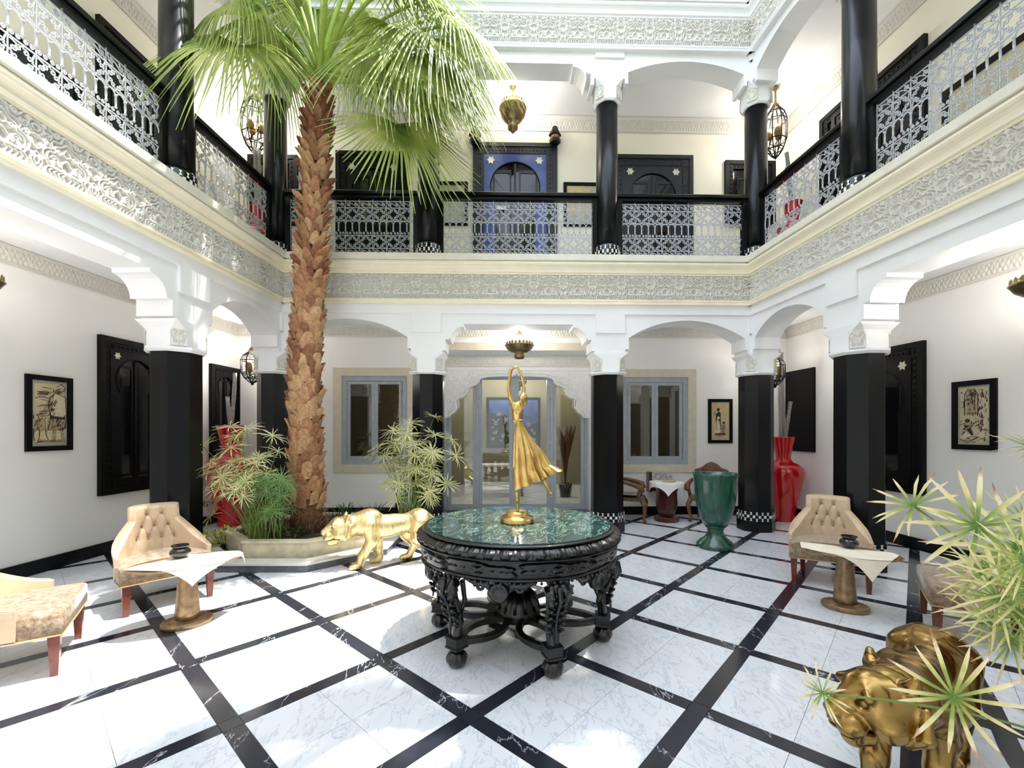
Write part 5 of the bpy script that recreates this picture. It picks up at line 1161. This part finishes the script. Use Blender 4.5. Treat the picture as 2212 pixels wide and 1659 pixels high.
def onz(x, y, z): p = fl(x, y, z); return (p.x, p.y)
cz = .51
lt, rt = onz(385, 1217, cz), onz(1838, 1197, cz)
small_table('bronze pedestal table standing in the sun between two pale chairs', (-2.60, 3.56, 0), math.radians(38), 'cream hide draped over the sunlit bronze table', [(-.40, 0), (.03, -.38), (.5, .02), (.0, .22)], 'dark ashtray pot on the sunlit cream hide', onz(389, 1206, cz))
small_table('bronze pedestal table standing in the shade beside the brown chair', (2.90, 3.87, 0), math.radians(-38), 'cream hide draped over the shaded bronze table', [(-.34, .1), (-.31, -.13), (.27, -.36), (.37, .13)], 'black ashtray pot on the shaded cream hide', onz(1834, 1184, cz))
# ------------------------------------------------------------------ green urn, red vases
u = thing('urn', 'tall green glazed urn on a pedestal foot beside a column', 'urn', (2.70, 5.9, 0))
m = MB(); m.lathe([(.001, 0), (.232, 0), (.236, .012), (.236, .045), (.222, .06), (.2, .085), (.135, .14), (.1, .19), (.098, .23), (.11, .265)], 44); m.build('foot', M['urn'], u)
m = MB(); m.lathe([(.11, .262), (.128, .272), (.13, .284), (.115, .292), (.15, .3), (.195, .40), (.22, .5), (.245, .62), (.262, .76), (.272, .88), (.276, .95), (.284, .962), (.284, .982), (.272, .99), (.258, .98), (.25, .93), (.001, .92)], 48); m.build('bowl', M['urn'], u)
m = MB(); m.lathe([(.001, .925), (.252, .924)], 24); m.build('soil', M['soil'], u)
VP = [(.001, 0), (.165, 0), (.172, .015), (.17, .06), (.185, .16), (.235, .38), (.29, .6), (.322, .76), (.326, .84), (.3, .91), (.23, .975), (.15, 1.01), (.118, 1.05), (.114, 1.1), (.125, 1.16), (.15, 1.27), (.185, 1.42), (.19, 1.435), (.18, 1.437), (.15, 1.3), (.11, 1.1), (.001, 1.05)]
def vase(label, p, sc, sticks, glab):
    t = thing('red_vase', label, 'vase', p); m = MB(); m.lathe([(r, z) for r, z in VP], 48); m.build('body', M['red'], t); m = MB(); m.lathe([(.18, 1.425), (.19, 1.432), (.188, 1.442), (.176, 1.438)], 40); m.build('lip', M['red'], t); t.scale = (sc,) * 3
    for i, (x0, x1, top, dy) in enumerate(sticks):
        m = MB(); z0 = p[2] + 1.1 * sc; n = 9; pts = [(p[0] + x0 + (x1 - x0) * k / n + .02 * math.sin(3 * k / n + i * 2), p[1] + dy * k / n, z0 + (top - z0) * k / n) for k in range(n + 1)]
        m.tube(pts, [.03 + .003 * math.sin(k * 2.1 + i) for k in range(n + 1)], 9); o = m.build('driftwood_branch', M['stick']); tag(o, ('tallest ', 'middle ', 'shortest ')[i] + glab, 'branch', 'branches in the red vases')
    return t
pv = Vector((-4.6, 7.28, 0)); vase('red floor vase behind the sedge by the planter', (pv.x, pv.y, 0), 1.135, [(-.05, .06, at(0, 806, 7.3).z, 0), (.02, -.06, at(0, 857, 7.3).z, .03), (-.03, .02, at(0, 880, 7.3).z, -.03)], 'bare grey branch standing in the red vase behind the sedge')
pv = fl(1692, 1124); vase('red floor vase in the shaded corner beside a column', (pv.x, pv.y, 0), 1.0, [(-.04, -.11, at(0, 700, 7.6).z, 0), (.02, .0, at(0, 760, 7.6).z, .03), (.03, .1, at(0, 867, 7.6).z, -.02)], 'bare grey branch standing in the red vase of the shaded corner')
vase('red vase upstairs behind the short sunny balustrade', (at(556, 460, 7.45).x, 7.45, ZF), .78, [(-.03, -.05, at(0, 318, 7.45).z, 0), (.03, .05, at(0, 325, 7.45).z, 0)], 'pale branch standing in the red vase upstairs near the palm')
vase('red vase upstairs behind the short shaded balustrade', (at(1712, 470, 7.2).x, 7.2, ZF), .75, [(-.02, -.1, at(0, 330, 7.2).z, 0), (.02, -.06, at(0, 360, 7.2).z, .02)], 'pale branch standing in the red vase upstairs on the shaded side')
# ------------------------------------------------------------------ far corner: pedestal table, carved chairs, magazine rack
tp = fl(1440, 1125); t = thing('pedestal_table', 'dark red wooden pedestal table under the shaded window', 'table', (tp.x, tp.y, 0))
m = MB(); rings(m, [octo(.19, 0), octo(.19, .07), octo(.18, .08)]); m.build('octagonal_base', M['darkred'], t)
m = MB(); m.lathe([(.1, .08), (.12, .1), (.165, .2), (.18, .3), (.17, .42), (.165, .5), (.2, .58), (.23, .62)], 8, smooth=False, off=PI / 8); m.build('pedestal', M['darkred'], t)
m = MB(); rings(m, [octo(.23, .62), octo(.25, .635), octo(.25, .66), octo(.24, .665)]); m.build('table_top', M['darkred'], t)
P = np.zeros((30, 30, 3))
for i in range(30):
    for j in range(30):
        x, y = (i / 29 - .5) * .72, (j / 29 - .5) * .72; a = .55; x, y = x * math.cos(a) - y * math.sin(a), x * math.sin(a) + y * math.cos(a); e = math.hypot(x, y) / .285; z = .672
        if e > 1: L_ = math.hypot(x, y) - .285; x, y = x / e * (1 + .05 * L_), y / e * (1 + .05 * L_); z -= L_ * .95
        P[i, j] = (x, y, z)
m = MB(); m.grid(P); Q = P.copy(); Q[:, :, 2] -= .004; m.grid(Q[::-1]); o = m.build('table_cloth', M['whitecloth'], None, Matrix.Translation((tp.x, tp.y, 0))); tag(o, 'white cloth with hanging corners on the dark red pedestal table', 'tablecloth')
m = MB(); 
for k in range(8): m.box(-.005, .07, -.035, .035, 0, .018, Matrix.Translation((tp.x - .06 + k * .001, tp.y, .676)) ); break
m = MB(); m.lathe([(.001, 0), (.11, 0), (.12, .012), (.11, .02), (.001, .016)], 24, sy=.6); o = m.build('dish', M['leather'], None, Matrix.Translation((tp.x + .03, tp.y - .02, .678))); tag(o, 'shallow pinkish dish on the white cloth under the shaded window', 'dish')
q = rect(WB, 1396, 1018, 1450, 1058); t = thing('magazine_rack', 'dark wooden magazine rack hung on the wall under the shaded window', 'rack', M=WB.M @ Matrix.Translation((q[0], 0, q[2]))); w_, h_ = q[1] - q[0], q[3] - q[2]
for nm, b in (('side_panel', (0, .05, -.16, -.001, -.02, h_)), ('side_panel', (w_ - .03, w_, -.16, -.001, -.02, h_ * .5)), ('bottom_panel', (.05, w_ - .03, -.16, -.001, 0, .03)), ('front_rail', (.05, w_ - .03, -.16, -.14, .04, h_ * .42)), ('back_panel', (.05, w_ - .03, -.02, -.001, .03, h_))): MB().box(*b).build(nm, M['darkred'], t)
for i in range(4): m = MB(); m.box(.06, w_ - .04, -.13 + i * .026, -.11 + i * .026, .035, h_ * (.98 - .03 * (i % 2))); o = m.build('magazine', M['paper'], None, WB.M @ Matrix.Translation((q[0], 0, q[2]))); tag(o, 'glossy magazine standing in the dark wooden wall rack', 'magazine', 'magazines in the wall rack')
def carved_chair(label, p, rot):
    t = thing('carved_armchair', label, 'chair', p, rot)
    m = MB(); rings(m, [[(-.27, -.26, .36), (.27, -.26, .36), (.22, .24, .36), (-.22, .24, .36)], [(-.27, -.26, .42), (.27, -.26, .42), (.22, .24, .42), (-.22, .24, .42)]]); m.build('seat_frame', M['cane'], t)
    m = MB(); rings(m, [[(-.25, -.24, .42), (.25, -.24, .42), (.2, .22, .42), (-.2, .22, .42)], [(-.24, -.23, .46), (.24, -.23, .46), (.19, .21, .46), (-.19, .21, .46)]]); m.build('cushion', M['pot'], t)
    for s in (-1, 1):
        m = MB(); m.tube([(s * .24, -.23, .38), (s * .27, -.28, .3), (s * .25, -.27, .16), (s * .22, -.25, .07), (s * .24, -.29, .02)], [.045, .042, .028, .025, .032], 8); m.build('leg', M['cane'], t)
        m = MB(); m.tube([(s * .2, .22, .38), (s * .21, .27, .2), (s * .22, .3, 0)], [.03, .026, .024], 7); m.build('leg', M['cane'], t)
        m = MB(); m.tube([(s * .24, .2, .7), (s * .29, .05, .68), (s * .3, -.12, .64), (s * .3, -.22, .6), (s * .29, -.24, .55), (s * .28, -.2, .53)], [.03, .032, .04, .05, .045, .03], 8); m.tube([(s * .28, -.2, .55), (s * .26, -.16, .42)], .03, 7); m.build('armrest', M['cane'], t)
    m = MB(); m.prism([(-.26, .44), (.26, .44), (.3, .7), (.27, .86), (.16, .9), (.08, .97), (0, 1.0), (-.08, .97), (-.16, .9), (-.27, .86), (-.3, .7)], .22, .27); b = m.build('backrest', M['cane'], t)
    m = MB(); m.prism([(-.18, .52), (.18, .52), (.2, .7), (.16, .82), (0, .88), (-.16, .82), (-.2, .7)], .2, .222)
    for k in range(6): m.ball((-.15 + .06 * k, .2, .86), .022, 6, 4)
    m.build('carved_panel', M['cane'], b); return t
p = fl(1352, 1118); c0 = carved_chair('carved wooden armchair half hidden by the column at the glass doors', (2.02, 7.7, 0), math.radians(-78 + 90 + 60))
p = at(1520, 1060, 7.7); dup(c0, 'carved wooden armchair half hidden behind the green urn', (3.37, 7.62, 0), math.radians(-35))
# lounge pieces behind the glass
t = thing('console_table', 'dim white-topped table inside the lounge behind the glass doors', 'table', tuple(WB.p(-.2, 2.6)), WB.a)
MB().box(-.55, .55, -.3, .3, .7, .74).build('table_top', M['whitecloth'], t)
for x in (-.5, .5):
    for y in (-.25, .25): m = MB(); m.lathe([(.03, 0), (.02, .1), (.035, .5), (.025, .7)], 8, Matrix.Translation((x, y, 0))); m.build('leg', M['cane'], t)
t = thing('floor_plant', 'dark dried plume plant in a pot inside the lounge', 'plant', tuple(WB.p(1.3, 2.2))); m = MB(); m.lathe([(.001, 0), (.12, 0), (.16, .3), (.13, .32), (.001, .28)], 16); m.build('pot', M['pot'], t)
for k in range(5):
    m = MB(); a = k * 1.3; m.tube([(0, 0, .3), (.05 * math.cos(a), .05 * math.sin(a), .9), (.14 * math.cos(a), .14 * math.sin(a), 1.4), (.24 * math.cos(a), .24 * math.sin(a), 1.65)], [.01, .03, .06, .01], 6); m.build('plume', M['core'], t)
# ------------------------------------------------------------------ planter basin
OC = Vector((-2.74, 6.03)); 
def octp(ap, z=0): return [(OC.x + ap / math.cos(PI / 8) * math.cos(PI / 8 + k * PI / 4), OC.y + ap / math.cos(PI / 8) * math.sin(PI / 8 + k * PI / 4)) for k in range(8)]
PQd = [(FL.p(-3, .25).x, FL.p(-3, .25).y), (-1.0, 4.0), (FB.p(2.6, -.3).x, FB.p(2.6, -.3).y), (FB.p(.25, -.3).x, FB.p(.25, -.3).y)]
planter = thing('planter', 'octagonal stone planter basin around the palm foot', 'planter', (OC.x, OC.y, 0))
def ringwall(ap0, ap1, z0, z1, nm, mat, lift=0.0):
    a, b = octp(ap0), octp(ap1)
    for k in range(8):
        j = (k + 1) % 8; q = [b[k], a[k], a[j], b[j]]; m = MB(); m.slab([(x - OC.x, y - OC.y) for x, y in q], z0, z1); m.build(nm, mat, planter)
ringwall(1.18, 1.0, 0, .075, 'step_stone', M['greystone']); ringwall(1.19, .985, .075, .098, 'step_slab', M['whitestone'])
ringwall(.9, .83, 0.0, .25, 'basin_wall', M['palestone']); ringwall(.915, .8, .25, .275, 'coping', M['palestone'])
m = MB(); m.slab([(x - OC.x, y - OC.y) for x, y in octp(.99)], 0.001, .05); m.build('trough_soil', M['soil'], planter)
m = MB(); m.slab([(x - OC.x, y - OC.y) for x, y in octp(.828)], .05, .22); m.build('soil', M['soil'], planter)
p = fl(632, 1192, .08); t = thing('roof_tile', 'broken curved clay tile leaning on the basin wall', 'tile', (p.x, p.y, .06)); m = MB()
P = np.array([[(.07 * math.cos(a) * (1 - .25 * s), s * .12 - .04, .02 + s * .2 + .06 * math.sin(a)) for a in np.linspace(0.2, PI - .2, 9)] for s in (0, .5, 1)]); m.grid(P); Q = P * .9 + np.array([0, .0, .0]); m.grid(Q[::-1]); o = m.build('tile_body', M['clay'], t, Matrix.Rotation(-.5, 4, 'Y'))
m = MB(); m.tube([(.0, -.03, .03), (.0, .07, .22)], .012, 6); m.build('broken_rim', M['clay'], t)
# ------------------------------------------------------------------ palm
def trunk_axis():
    px = [(663, 1160), (661, 1050), (658, 900), (660, 760), (668, 640), (676, 480), (683, 320), (690, 205), (692, 165)]
    return [at(x, y, 5.9) for x, y in px]
TA = trunk_axis(); TA[0].z = .2
hz = [p.z for p in TA]
def ax(z): return Vector((np.interp(z, hz, [p.x for p in TA]), 5.9, z))
def rad(z): return float(np.interp(z, [0.2, .5, 1.0, 2.5, 3.4, 5.0, 6.1], [.24, .2, .165, .155, .142, .125, .105]))
palm = thing('palm_tree', 'tall fan palm with shaggy trunk rising from the octagonal planter', 'palm', tuple(ax(.2)))
O = palm.location.copy()
def L_(p): return tuple(Vector(p) - O)
m = MB(); m.tube([L_(ax(z)) for z in np.linspace(.2, 6.15, 24)], [rad(z) * .93 for z in np.linspace(.2, 6.15, 24)], 18); m.build('trunk', M['core'], palm)
def boot_mesh(kind):
    m = MB(); n, k = 6, 5; P = np.zeros((n, k, 3))
    for i in range(n):
        for j in range(k):
            s = i / (n - 1); u = j / (k - 1) * 2 - 1
            if kind == 0: wd = .105 * (1 - .45 * s); out = .01 + .056 * s ** 1.5; z = .24 * s                  # tight diamond plates
            else: wd = .09 * (1 - .55 * s); out = .012 + .095 * s ** 1.3; z = .21 * s - .02 * s * s           # protruding stubs
            c = .03 * (1 - u * u); P[i, j] = (out + c, u * wd, z - .03 * u * u * s)
    m.grid(P); Q = P.copy(); Q[:, :, 0] -= .022; m.grid(Q[::-1])
    for A, B in ((Q[-1], P[-1]), (Q[:, 0], P[:, 0]), (P[:, -1], Q[:, -1])): m.grid(np.stack([A, B], 0))
    return m.mesh('leaf_base', M['boot'] if kind == 0 else M['boot'])
B0, B1 = boot_mesh(0), boot_mesh(1)
B2 = B1.copy(); B2.materials.clear(); B2.materials.append(M['bootred'])
zz = .75; i = 0; ga = 2.39996
nb = 440; zs_ = np.linspace(.62, 6.05, nb); back = []
for i, z in enumerate(zs_):
    a = i * ga; up = z > 3.55; r = rad(z) - .01; jit = R.uniform(-.12, .12)
    me = B0 if not up else (B2 if (z > 5.0 or 3.4 < z < 3.75) and R.random() < .6 else B1)
    s = R.uniform(.78, .98); tilt = R.uniform(-.12, .1)
    T = Matrix.Translation(L_(ax(z) - Vector((0, 0, .08)))) @ Matrix.Rotation(a + jit, 4, 'Z') @ Matrix.Translation((r, 0, 0)) @ Matrix.Rotation(R.uniform(-.35, .35), 4, 'X') @ Matrix.Rotation(tilt, 4, 'Y') @ Matrix.Diagonal((s, s, s, 1))
    dd = (a + jit + PI / 2 + PI) % (2 * PI) - PI
    if abs(dd) < 2.1: link('leaf_base', me, palm, T)
    else: back.append((me, T))
m = MB()
for me, T in back: m.add([v.co for v in me.vertices], [tuple(p.vertices) for p in me.polygons], True, T)
m.build('rear_leaf_bases', M['boot'], palm)['kind'] = 'stuff'
m = MB()
for i in range(900):
    z = R.uniform(.3, 6.0); z = z if R.random() < .5 else R.uniform(.25, 1.0); a = R.uniform(0, 2 * PI); r = rad(z) + .02; p = ax(z) + Vector((r * math.cos(a), r * math.sin(a), 0)); b = a + R.uniform(-1.2, 1.2); l = R.uniform(.05, .16); q = p + Vector((math.cos(b) * l * .55, math.sin(b) * l * .55, R.uniform(-.12, .1)))
    m.tube([L_(p), L_((p + q) / 2 + Vector((0, 0, .015))), L_(q)], [.003, .0025, .001], 3)
m.build('trunk_fibres', M['fibre'], palm)['kind'] = 'stuff'
# fronds: petiole + fan of folded leaflets
def frond(p0, p1, tip, L, spread=100, droop=.3, n=54, roll=0.0, sag=.12, facing=None):
    p0, p1, tip = Vector(p0), Vector(p1), Vector(tip); mid = (p0 + p1) / 2 + Vector((0, 0, sag * (p1 - p0).length))
    pts = bez(p0, mid + Vector((0, 0, sag * .6)), p1, 9); m = MB(); m.tube([L_(p) for p in pts], [.03 - .017 * i / 9 for i in range(10)], 6, flat=1.4); pe = m.build('frond_stalk', M['petiole'], palm)
    t = (tip - p1).normalized(); up = facing.normalized() if facing else Vector((0, 0, 1)); up = (up - t * up.dot(t)); up = up.normalized() if up.length > .05 else Vector((0, -1, 0))
    s = t.cross(up).normalized(); up = s.cross(t); Rr = Matrix.Rotation(roll, 3, t); s = Rr @ s; up = Rr @ up
    m = MB(); ns = 9
    for k in range(n):
        ph = math.radians(-spread + 2 * spread * k / (n - 1)); d = t * math.cos(ph) + s * math.sin(ph); ln = L * (.62 + .38 * math.cos(ph * .62)) * R.uniform(.93, 1.05); side = (s * math.cos(ph) - t * math.sin(ph))
        dr = droop * .55 * R.uniform(.7, 1.35); w0 = ln * .5 * math.radians(2 * spread / (n - 1)) * 1.08; curl = R.uniform(-.1, .1)
        V = []
        for i in range(ns):
            q = i / (ns - 1); x = ln * q; c = p1 + d * x + up * (.10 * L * math.sin(PI * min(q * 1.3, 1)) * .5) - Vector((0, 0, dr * L * max(0, q - .25) ** 1.9 * 1.9)) + side * curl * q * q * L * .3
            if q > .55: c = c - Vector((0, 0, dr * L * .9 * (q - .55) ** 2 * 2))
            w = min(x * math.radians(2 * spread / (n - 1)) * .54, w0 * 1.0) * (1 if q < .42 else max(.04, 1 - ((q - .42) / .58) ** .6)) + .0015
            rise = up * w * .55
            V += [c - side * w - rise * 0, c + rise, c + side * w - rise * 0]
        b = [L_(v) for v in V]; m.add(b, [f for i in range(ns - 1) for f in ((3 * i, 3 * i + 1, 3 * i + 4, 3 * i + 3), (3 * i + 1, 3 * i + 2, 3 * i + 5, 3 * i + 4))], True)
    m.build('frond_blade', M['frond'], pe)
K = at(690, 178, 5.9)
def fr_(hub, tip, L, **kw):
    st_ = K + Vector((R.uniform(-.05, .05), R.uniform(-.05, .05), R.uniform(-.12, .1))); frond(st_, at(*hub), at(*tip), L, **kw)
TC_ = Vector((.1, -1, .35))
fr_((520, 100, 5.1), (345, 165, 4.3), 1.2, droop=.40, spread=95, facing=Vector((.2, -.55, 1)))
fr_((858, 268, 5.35), (945, 440, 5.2), 1.15, droop=.12, spread=92, n=50, facing=Vector((.7, -.95, .2)), sag=.16)
fr_((862, 72, 5.5), (1040, 170, 5.3), 1.2, droop=.4, facing=Vector((0, -.6, 1)))
fr_((885, 118, 5.2), (1030, 300, 5.0), 1.2, droop=.3, facing=Vector((.5, -.7, .7)))
fr_((838, 165, 5.5), (985, 290, 5.3), 1.05, droop=.35, facing=Vector((.4, -.6, .7)))
fr_((795, 130, 5.1), (905, 215, 4.9), .95, droop=.45, facing=Vector((.1, -.8, .8)))
fr_((640, -70, 5.6), (600, -260, 5.5), 1.25, droop=.25, facing=TC_); fr_((700, -120, 5.5), (720, -320, 5.2), 1.25, droop=.25, facing=TC_); fr_((770, -80, 5.6), (850, -220, 5.4), 1.25, droop=.3, facing=TC_)
fr_((830, -25, 5.3), (960, -60, 5.0), 1.25, droop=.45, facing=Vector((0, -.7, 1))); fr_((585, -40, 5.5), (470, -110, 5.3), 1.2, droop=.45, facing=Vector((0, -.7, 1)))
fr_((530, 5, 5.2), (430, 60, 4.7), 1.05, droop=.5, facing=Vector((-.2, -.5, 1))); fr_((560, 45, 5.2), (455, 80, 4.9), 1.05, droop=.5, facing=Vector((-.1, -.6, 1)))
fr_((905, 5, 5.8), (1040, 60, 5.7), 1.2, droop=.5, facing=Vector((.1, -.5, 1))); fr_((950, 40, 6.3), (1070, 130, 6.5), 1.1, droop=.45, facing=Vector((.1, -.5, 1)))
fr_((605, 65, 6.2), (575, 170, 6.3), 1.1, droop=.5); fr_((760, 60, 6.3), (800, 170, 6.45), 1.1, droop=.5); fr_((680, 20, 6.2), (680, 60, 6.45), 1.1, droop=.4)
fr_((720, -130, 5.0), (760, -260, 4.5), 1.1, droop=.5, facing=Vector((0, -.4, 1))); fr_((620, -120, 5.0), (560, -220, 4.6), 1.1, droop=.5, facing=Vector((0, -.4, 1)))
fr_((900, 210, 5.9), (1010, 240, 6.1), 1.0, droop=.45, facing=Vector((.3, -.5, 1))); fr_((800, -60, 5.0), (930, -60, 4.8), 1.15, droop=.6, facing=Vector((0, -.5, 1)))
fr_((930, 85, 5.2), (1075, 215, 5.1), 1.1, droop=.5, facing=Vector((.3, -.6, .9))); fr_((965, 55, 5.4), (1085, 110, 5.4), 1.05, droop=.6, facing=Vector((.2, -.6, 1)))
fr_((930, 130, 5.6), (1060, 250, 5.5), 1.1, droop=.4, facing=Vector((.5, -.6, .8)))
for k in range(7): a = k * .9; p = K + Vector((.1 * math.cos(a), .1 * math.sin(a), .15)); m = MB(); m.tube([L_(K), L_(K + Vector((.06 * math.cos(a), .06 * math.sin(a), .4))), L_(K + Vector((.22 * math.cos(a), .22 * math.sin(a), .9)))], [.035, .028, .018], 6); m.build('frond_stalk', M['petiole'], palm)
p2 = dup(palm, 'second fan palm beyond the picture edge, its shade dappling the floor', (2.6, 1.85, .0), math.radians(200)); p2.scale = (.95, .95, 1.25)
# ------------------------------------------------------------------ sedges
def umbel_mesh(n, L, w, mat, name='umbel', lift=.25, rnd_=None):
    rr = random.Random(rnd_); m = MB()
    for k in range(n):
        a = 2 * PI * (k + rr.uniform(-.25, .25)) / n; ln = L * rr.uniform(.75, 1.08); up = lift + rr.uniform(-.25, .3); d = Vector((math.cos(a), math.sin(a), up)).normalized(); sd_ = Vector((-math.sin(a), math.cos(a), 0)); V = []; tw = rr.uniform(-.5, .5)
        for i in range(6):
            q = i / 5; c = d * ln * q - Vector((0, 0, .24 * ln * q * q * rr.uniform(.6, 1.3))); ww = w * (.45 + 1.1 * q if q < .5 else 1.0) * (1 if q < .75 else max(.15, 1 - (q - .75) / .25)); s2 = sd_ * math.cos(tw * q) + Vector((0, 0, math.sin(tw * q)))
            V += [c - s2 * ww / 2, c + Vector((0, 0, -.25 * ww)), c + s2 * ww / 2]
        m.add(V, [f for i in range(5) for f in ((3 * i, 3 * i + 1, 3 * i + 4, 3 * i + 3), (3 * i + 1, 3 * i + 2, 3 * i + 5, 3 * i + 4))], True)
    return m.mesh(name, mat)
UM = [umbel_mesh(18, .21, .012, M['umbel'], rnd_=k) for k in range(3)]; UG = [umbel_mesh(34, .2, .0055, M['umbelgreen'], lift=.1, rnd_=k) for k in range(2)]; UN = [umbel_mesh(14, .25, .017, M['umbelnear'], lift=.2, rnd_=k) for k in range(2)] + [umbel_mesh(19, .2, .0085, M['umbelnear'], lift=.2, rnd_=k + 5) for k in range(3)]
def stem_to(root, b, e, um, tilt=(0, 0), r=.0042, sc=1.0, bend=.5, spin=None):
    b, e = Vector(b), Vector(e); mid = Vector((b.x + (e.x - b.x) * .3, b.y + (e.y - b.y) * .3, b.z + (e.z - b.z) * .62)); o0 = root.location; pts = bez(b, mid, e, 8); m = MB(); m.tube([tuple(p - o0) for p in pts], [r * 1.3 - r * .5 * i / 8 for i in range(9)], 5); s = m.build('stem', M['stem'], root)
    d = (pts[-1] - pts[-2]).normalized(); qt = Vector((0, 0, 1)).rotation_difference((d + Vector((*tilt, 0))).normalized()).to_matrix().to_4x4()
    link('umbel', um, s, Matrix.Translation(e - o0) @ qt @ Matrix.Rotation(R.uniform(0, 6.28) if spin is None else spin, 4, 'Z') @ Matrix.Diagonal((sc, sc, sc, 1)))
def clump(label, base, ends, ums, sc=(.8, 1.1), spread=.1):
    t = thing('umbrella_sedge', label, 'plant', base)
    for e in ends:
        b = Vector(base) + Vector((R.uniform(-spread, spread), R.uniform(-spread, spread), 0)); stem_to(t, b, e, R.choice(ums), (R.uniform(-.25, .25), R.uniform(-.45, .1)), sc=R.uniform(*sc))
    return t
b = fl(560, 1196, .07); b = Vector((b.x, b.y, .05)); ends = [at(*q) for q in ((440, 965, 5.1), (515, 942, 5.3), (563, 990, 5.2), (455, 1000, 5.0), (500, 1000, 5.1), (480, 1030, 5.0), (530, 1020, 5.2), (600, 975, 5.3))]
ends += [at(R.gauss(508, 42), R.gauss(1020, 42), R.uniform(4.95, 5.5)) for _ in range(36)]
clump('pale umbrella sedge beside the sunlit tufted chair', b, ends, UM)
b = fl(572, 1198, .07); b = Vector((b.x + .1, b.y + .03, .05)); ends = [at(R.uniform(545, 640), R.gauss(1062, 26), R.uniform(4.95, 5.5)) for _ in range(20)]
clump('bright green fine-leaved sedge against the palm trunk', b, ends, UG)
b = Vector((-1.5, 6.35, .06)); ends = [at(*q) for q in ((850, 930, 6.2), (885, 915, 6.3), (940, 940, 6.2), (830, 985, 6.1), (985, 985, 6.1), (965, 1045, 6.0), (930, 1060, 6.0), (840, 1045, 6.2), (975, 950, 6.3))]
ends += [at(R.gauss(890, 36), R.gauss(990, 36), R.uniform(6.0, 6.6)) for _ in range(52)]
clump('tall whitish umbrella sedge rising behind the sunlit golden tiger', b, ends, UM, (.85, 1.2), .08)
b = Vector((2.55, 1.75, .1)); t = thing('umbrella_sedge', 'large yellowing umbrella sedge reaching in from the near side', 'plant', b)
near_ = [(1973, 1092, 2.2, .8), (2112, 1135, 1.7, 1.0), (2200, 1185, 1.75, 1.1), (2155, 1290, 1.6, 1.0), (2060, 1505, 1.15, .62), (1777, 1497, 1.3, .36), (2175, 1240, 1.9, 1.1), (2215, 1130, 2.0, 1.0), (2120, 1235, 1.95, 1.0), (2205, 1330, 1.6, 1.0), (2185, 1385, 1.75, .9), (2230, 1270, 1.5, 1.1), (2140, 1340, 1.9, .9), (2225, 965, 2.2, .8), (2215, 1210, 1.4, .8)]
for i, (x, y, d, s) in enumerate(near_):
    e = at(x, y, d); stem_to(t, b + Vector((R.uniform(-.1, .1), R.uniform(-.1, .1), 0)), e, UN[i % 2 if i in (0, 1, 2, 4, 5) else 2 + i % 3], (-.35, -1.1 if i != 5 else -.6), r=.0045, sc=s)
# ------------------------------------------------------------------ low plants in the planter
def leafy(label, p, n, L, w, mat, spread, up=.6, name='low_shrub'):
    t = thing(name, label, 'plant', p); m = MB()
    lf = MB(); V = []
    for i in range(5): q = i / 4; ww = w * math.sin(PI * min(.97, .12 + .85 * q)); V += [(L * q, -ww, .12 * L * q), (L * q, 0, .12 * L * q - .15 * ww), (L * q, ww, .12 * L * q)]
    lf.add(V, [f for i in range(4) for f in ((3 * i, 3 * i + 1, 3 * i + 4, 3 * i + 3), (3 * i + 1, 3 * i + 2, 3 * i + 5, 3 * i + 4))], True); me = lf.mesh('leaf', mat)
    m = MB(); ps = []
    for k in range(n):
        a = R.uniform(0, 2 * PI); rr = spread * math.sqrt(R.random()); h = R.uniform(.02, up); q = Vector((rr * math.cos(a), rr * math.sin(a), h)); ps.append((q, a))
        if k % 4 == 0: m.tube([(q.x * .3, q.y * .3, 0), tuple(q)], .004, 4)
    m.build('twigs', M['stem'], t)
    for q, a in ps: link('leaf', me, t, Matrix.Translation(q) @ Matrix.Rotation(a + R.uniform(-.8, .8), 4, 'Z') @ Matrix.Rotation(R.uniform(-1.0, .5), 4, 'Y') @ Matrix.Diagonal((R.uniform(.7, 1.2),) * 3 + (1,)))
    return t
p = fl(478, 1178, .1); leafy('lime green shrub between the sunlit chair and the sedge', (p.x - .05, p.y + .15, .05), 210, .075, .018, M['lime'], .24, .2)
leafy('dark green shrub in the basin beside the palm trunk', (-3.2, 5.8, .22), 200, .06, .02, M['shrub'], .26, .26)
leafy('small dark shrub at the basin edge under the palm', (-2.75, 5.5, .22), 90, .05, .02, M['shrub'], .16, .1)
p = at(745, 1108, 6.5); leafy('drooping dark plant behind the golden tiger', (p.x, p.y, .22), 60, .18, .012, M['shrub'], .14, .16)
p = at(805, 1100, 6.7); t = thing('spiky_plant', 'small spiky plant behind the golden tiger', 'plant', (p.x, p.y, .2))
for k in range(18): a = R.uniform(0, 6.28); q = R.uniform(.1, .3); m = MB(); m.tube([(0, 0, 0), (q * .4 * math.cos(a), q * .4 * math.sin(a), .15), (q * math.cos(a), q * math.sin(a), R.uniform(.18, .3))], [.008, .007, .001], 4); m.build('blade', M['shrub'], t)
# curved black inlay edge around the near planter, just beyond the frame
pts_ = [Vector((2.96, 2.86)), Vector((2.876, 2.75)), Vector((2.72, 2.53)), Vector((2.547, 2.314)), Vector((2.42, 2.155)), Vector((2.34, 2.04)), Vector((2.2, 1.8)), Vector((2.12, 1.6))]
m = MB(); P = np.zeros((len(pts_), 2, 3))
for i, p in enumerate(pts_):
    d = (pts_[min(i + 1, len(pts_) - 1)] - pts_[max(i - 1, 0)]).normalized(); n_ = Vector((d.y, -d.x)) * .045; P[i, 0] = (p.x - n_.x, p.y - n_.y, .0016); P[i, 1] = (p.x + n_.x, p.y + n_.y, .0016)
m.grid(P, smooth=False); m.build('curved_inlay', M['strip'], floor)
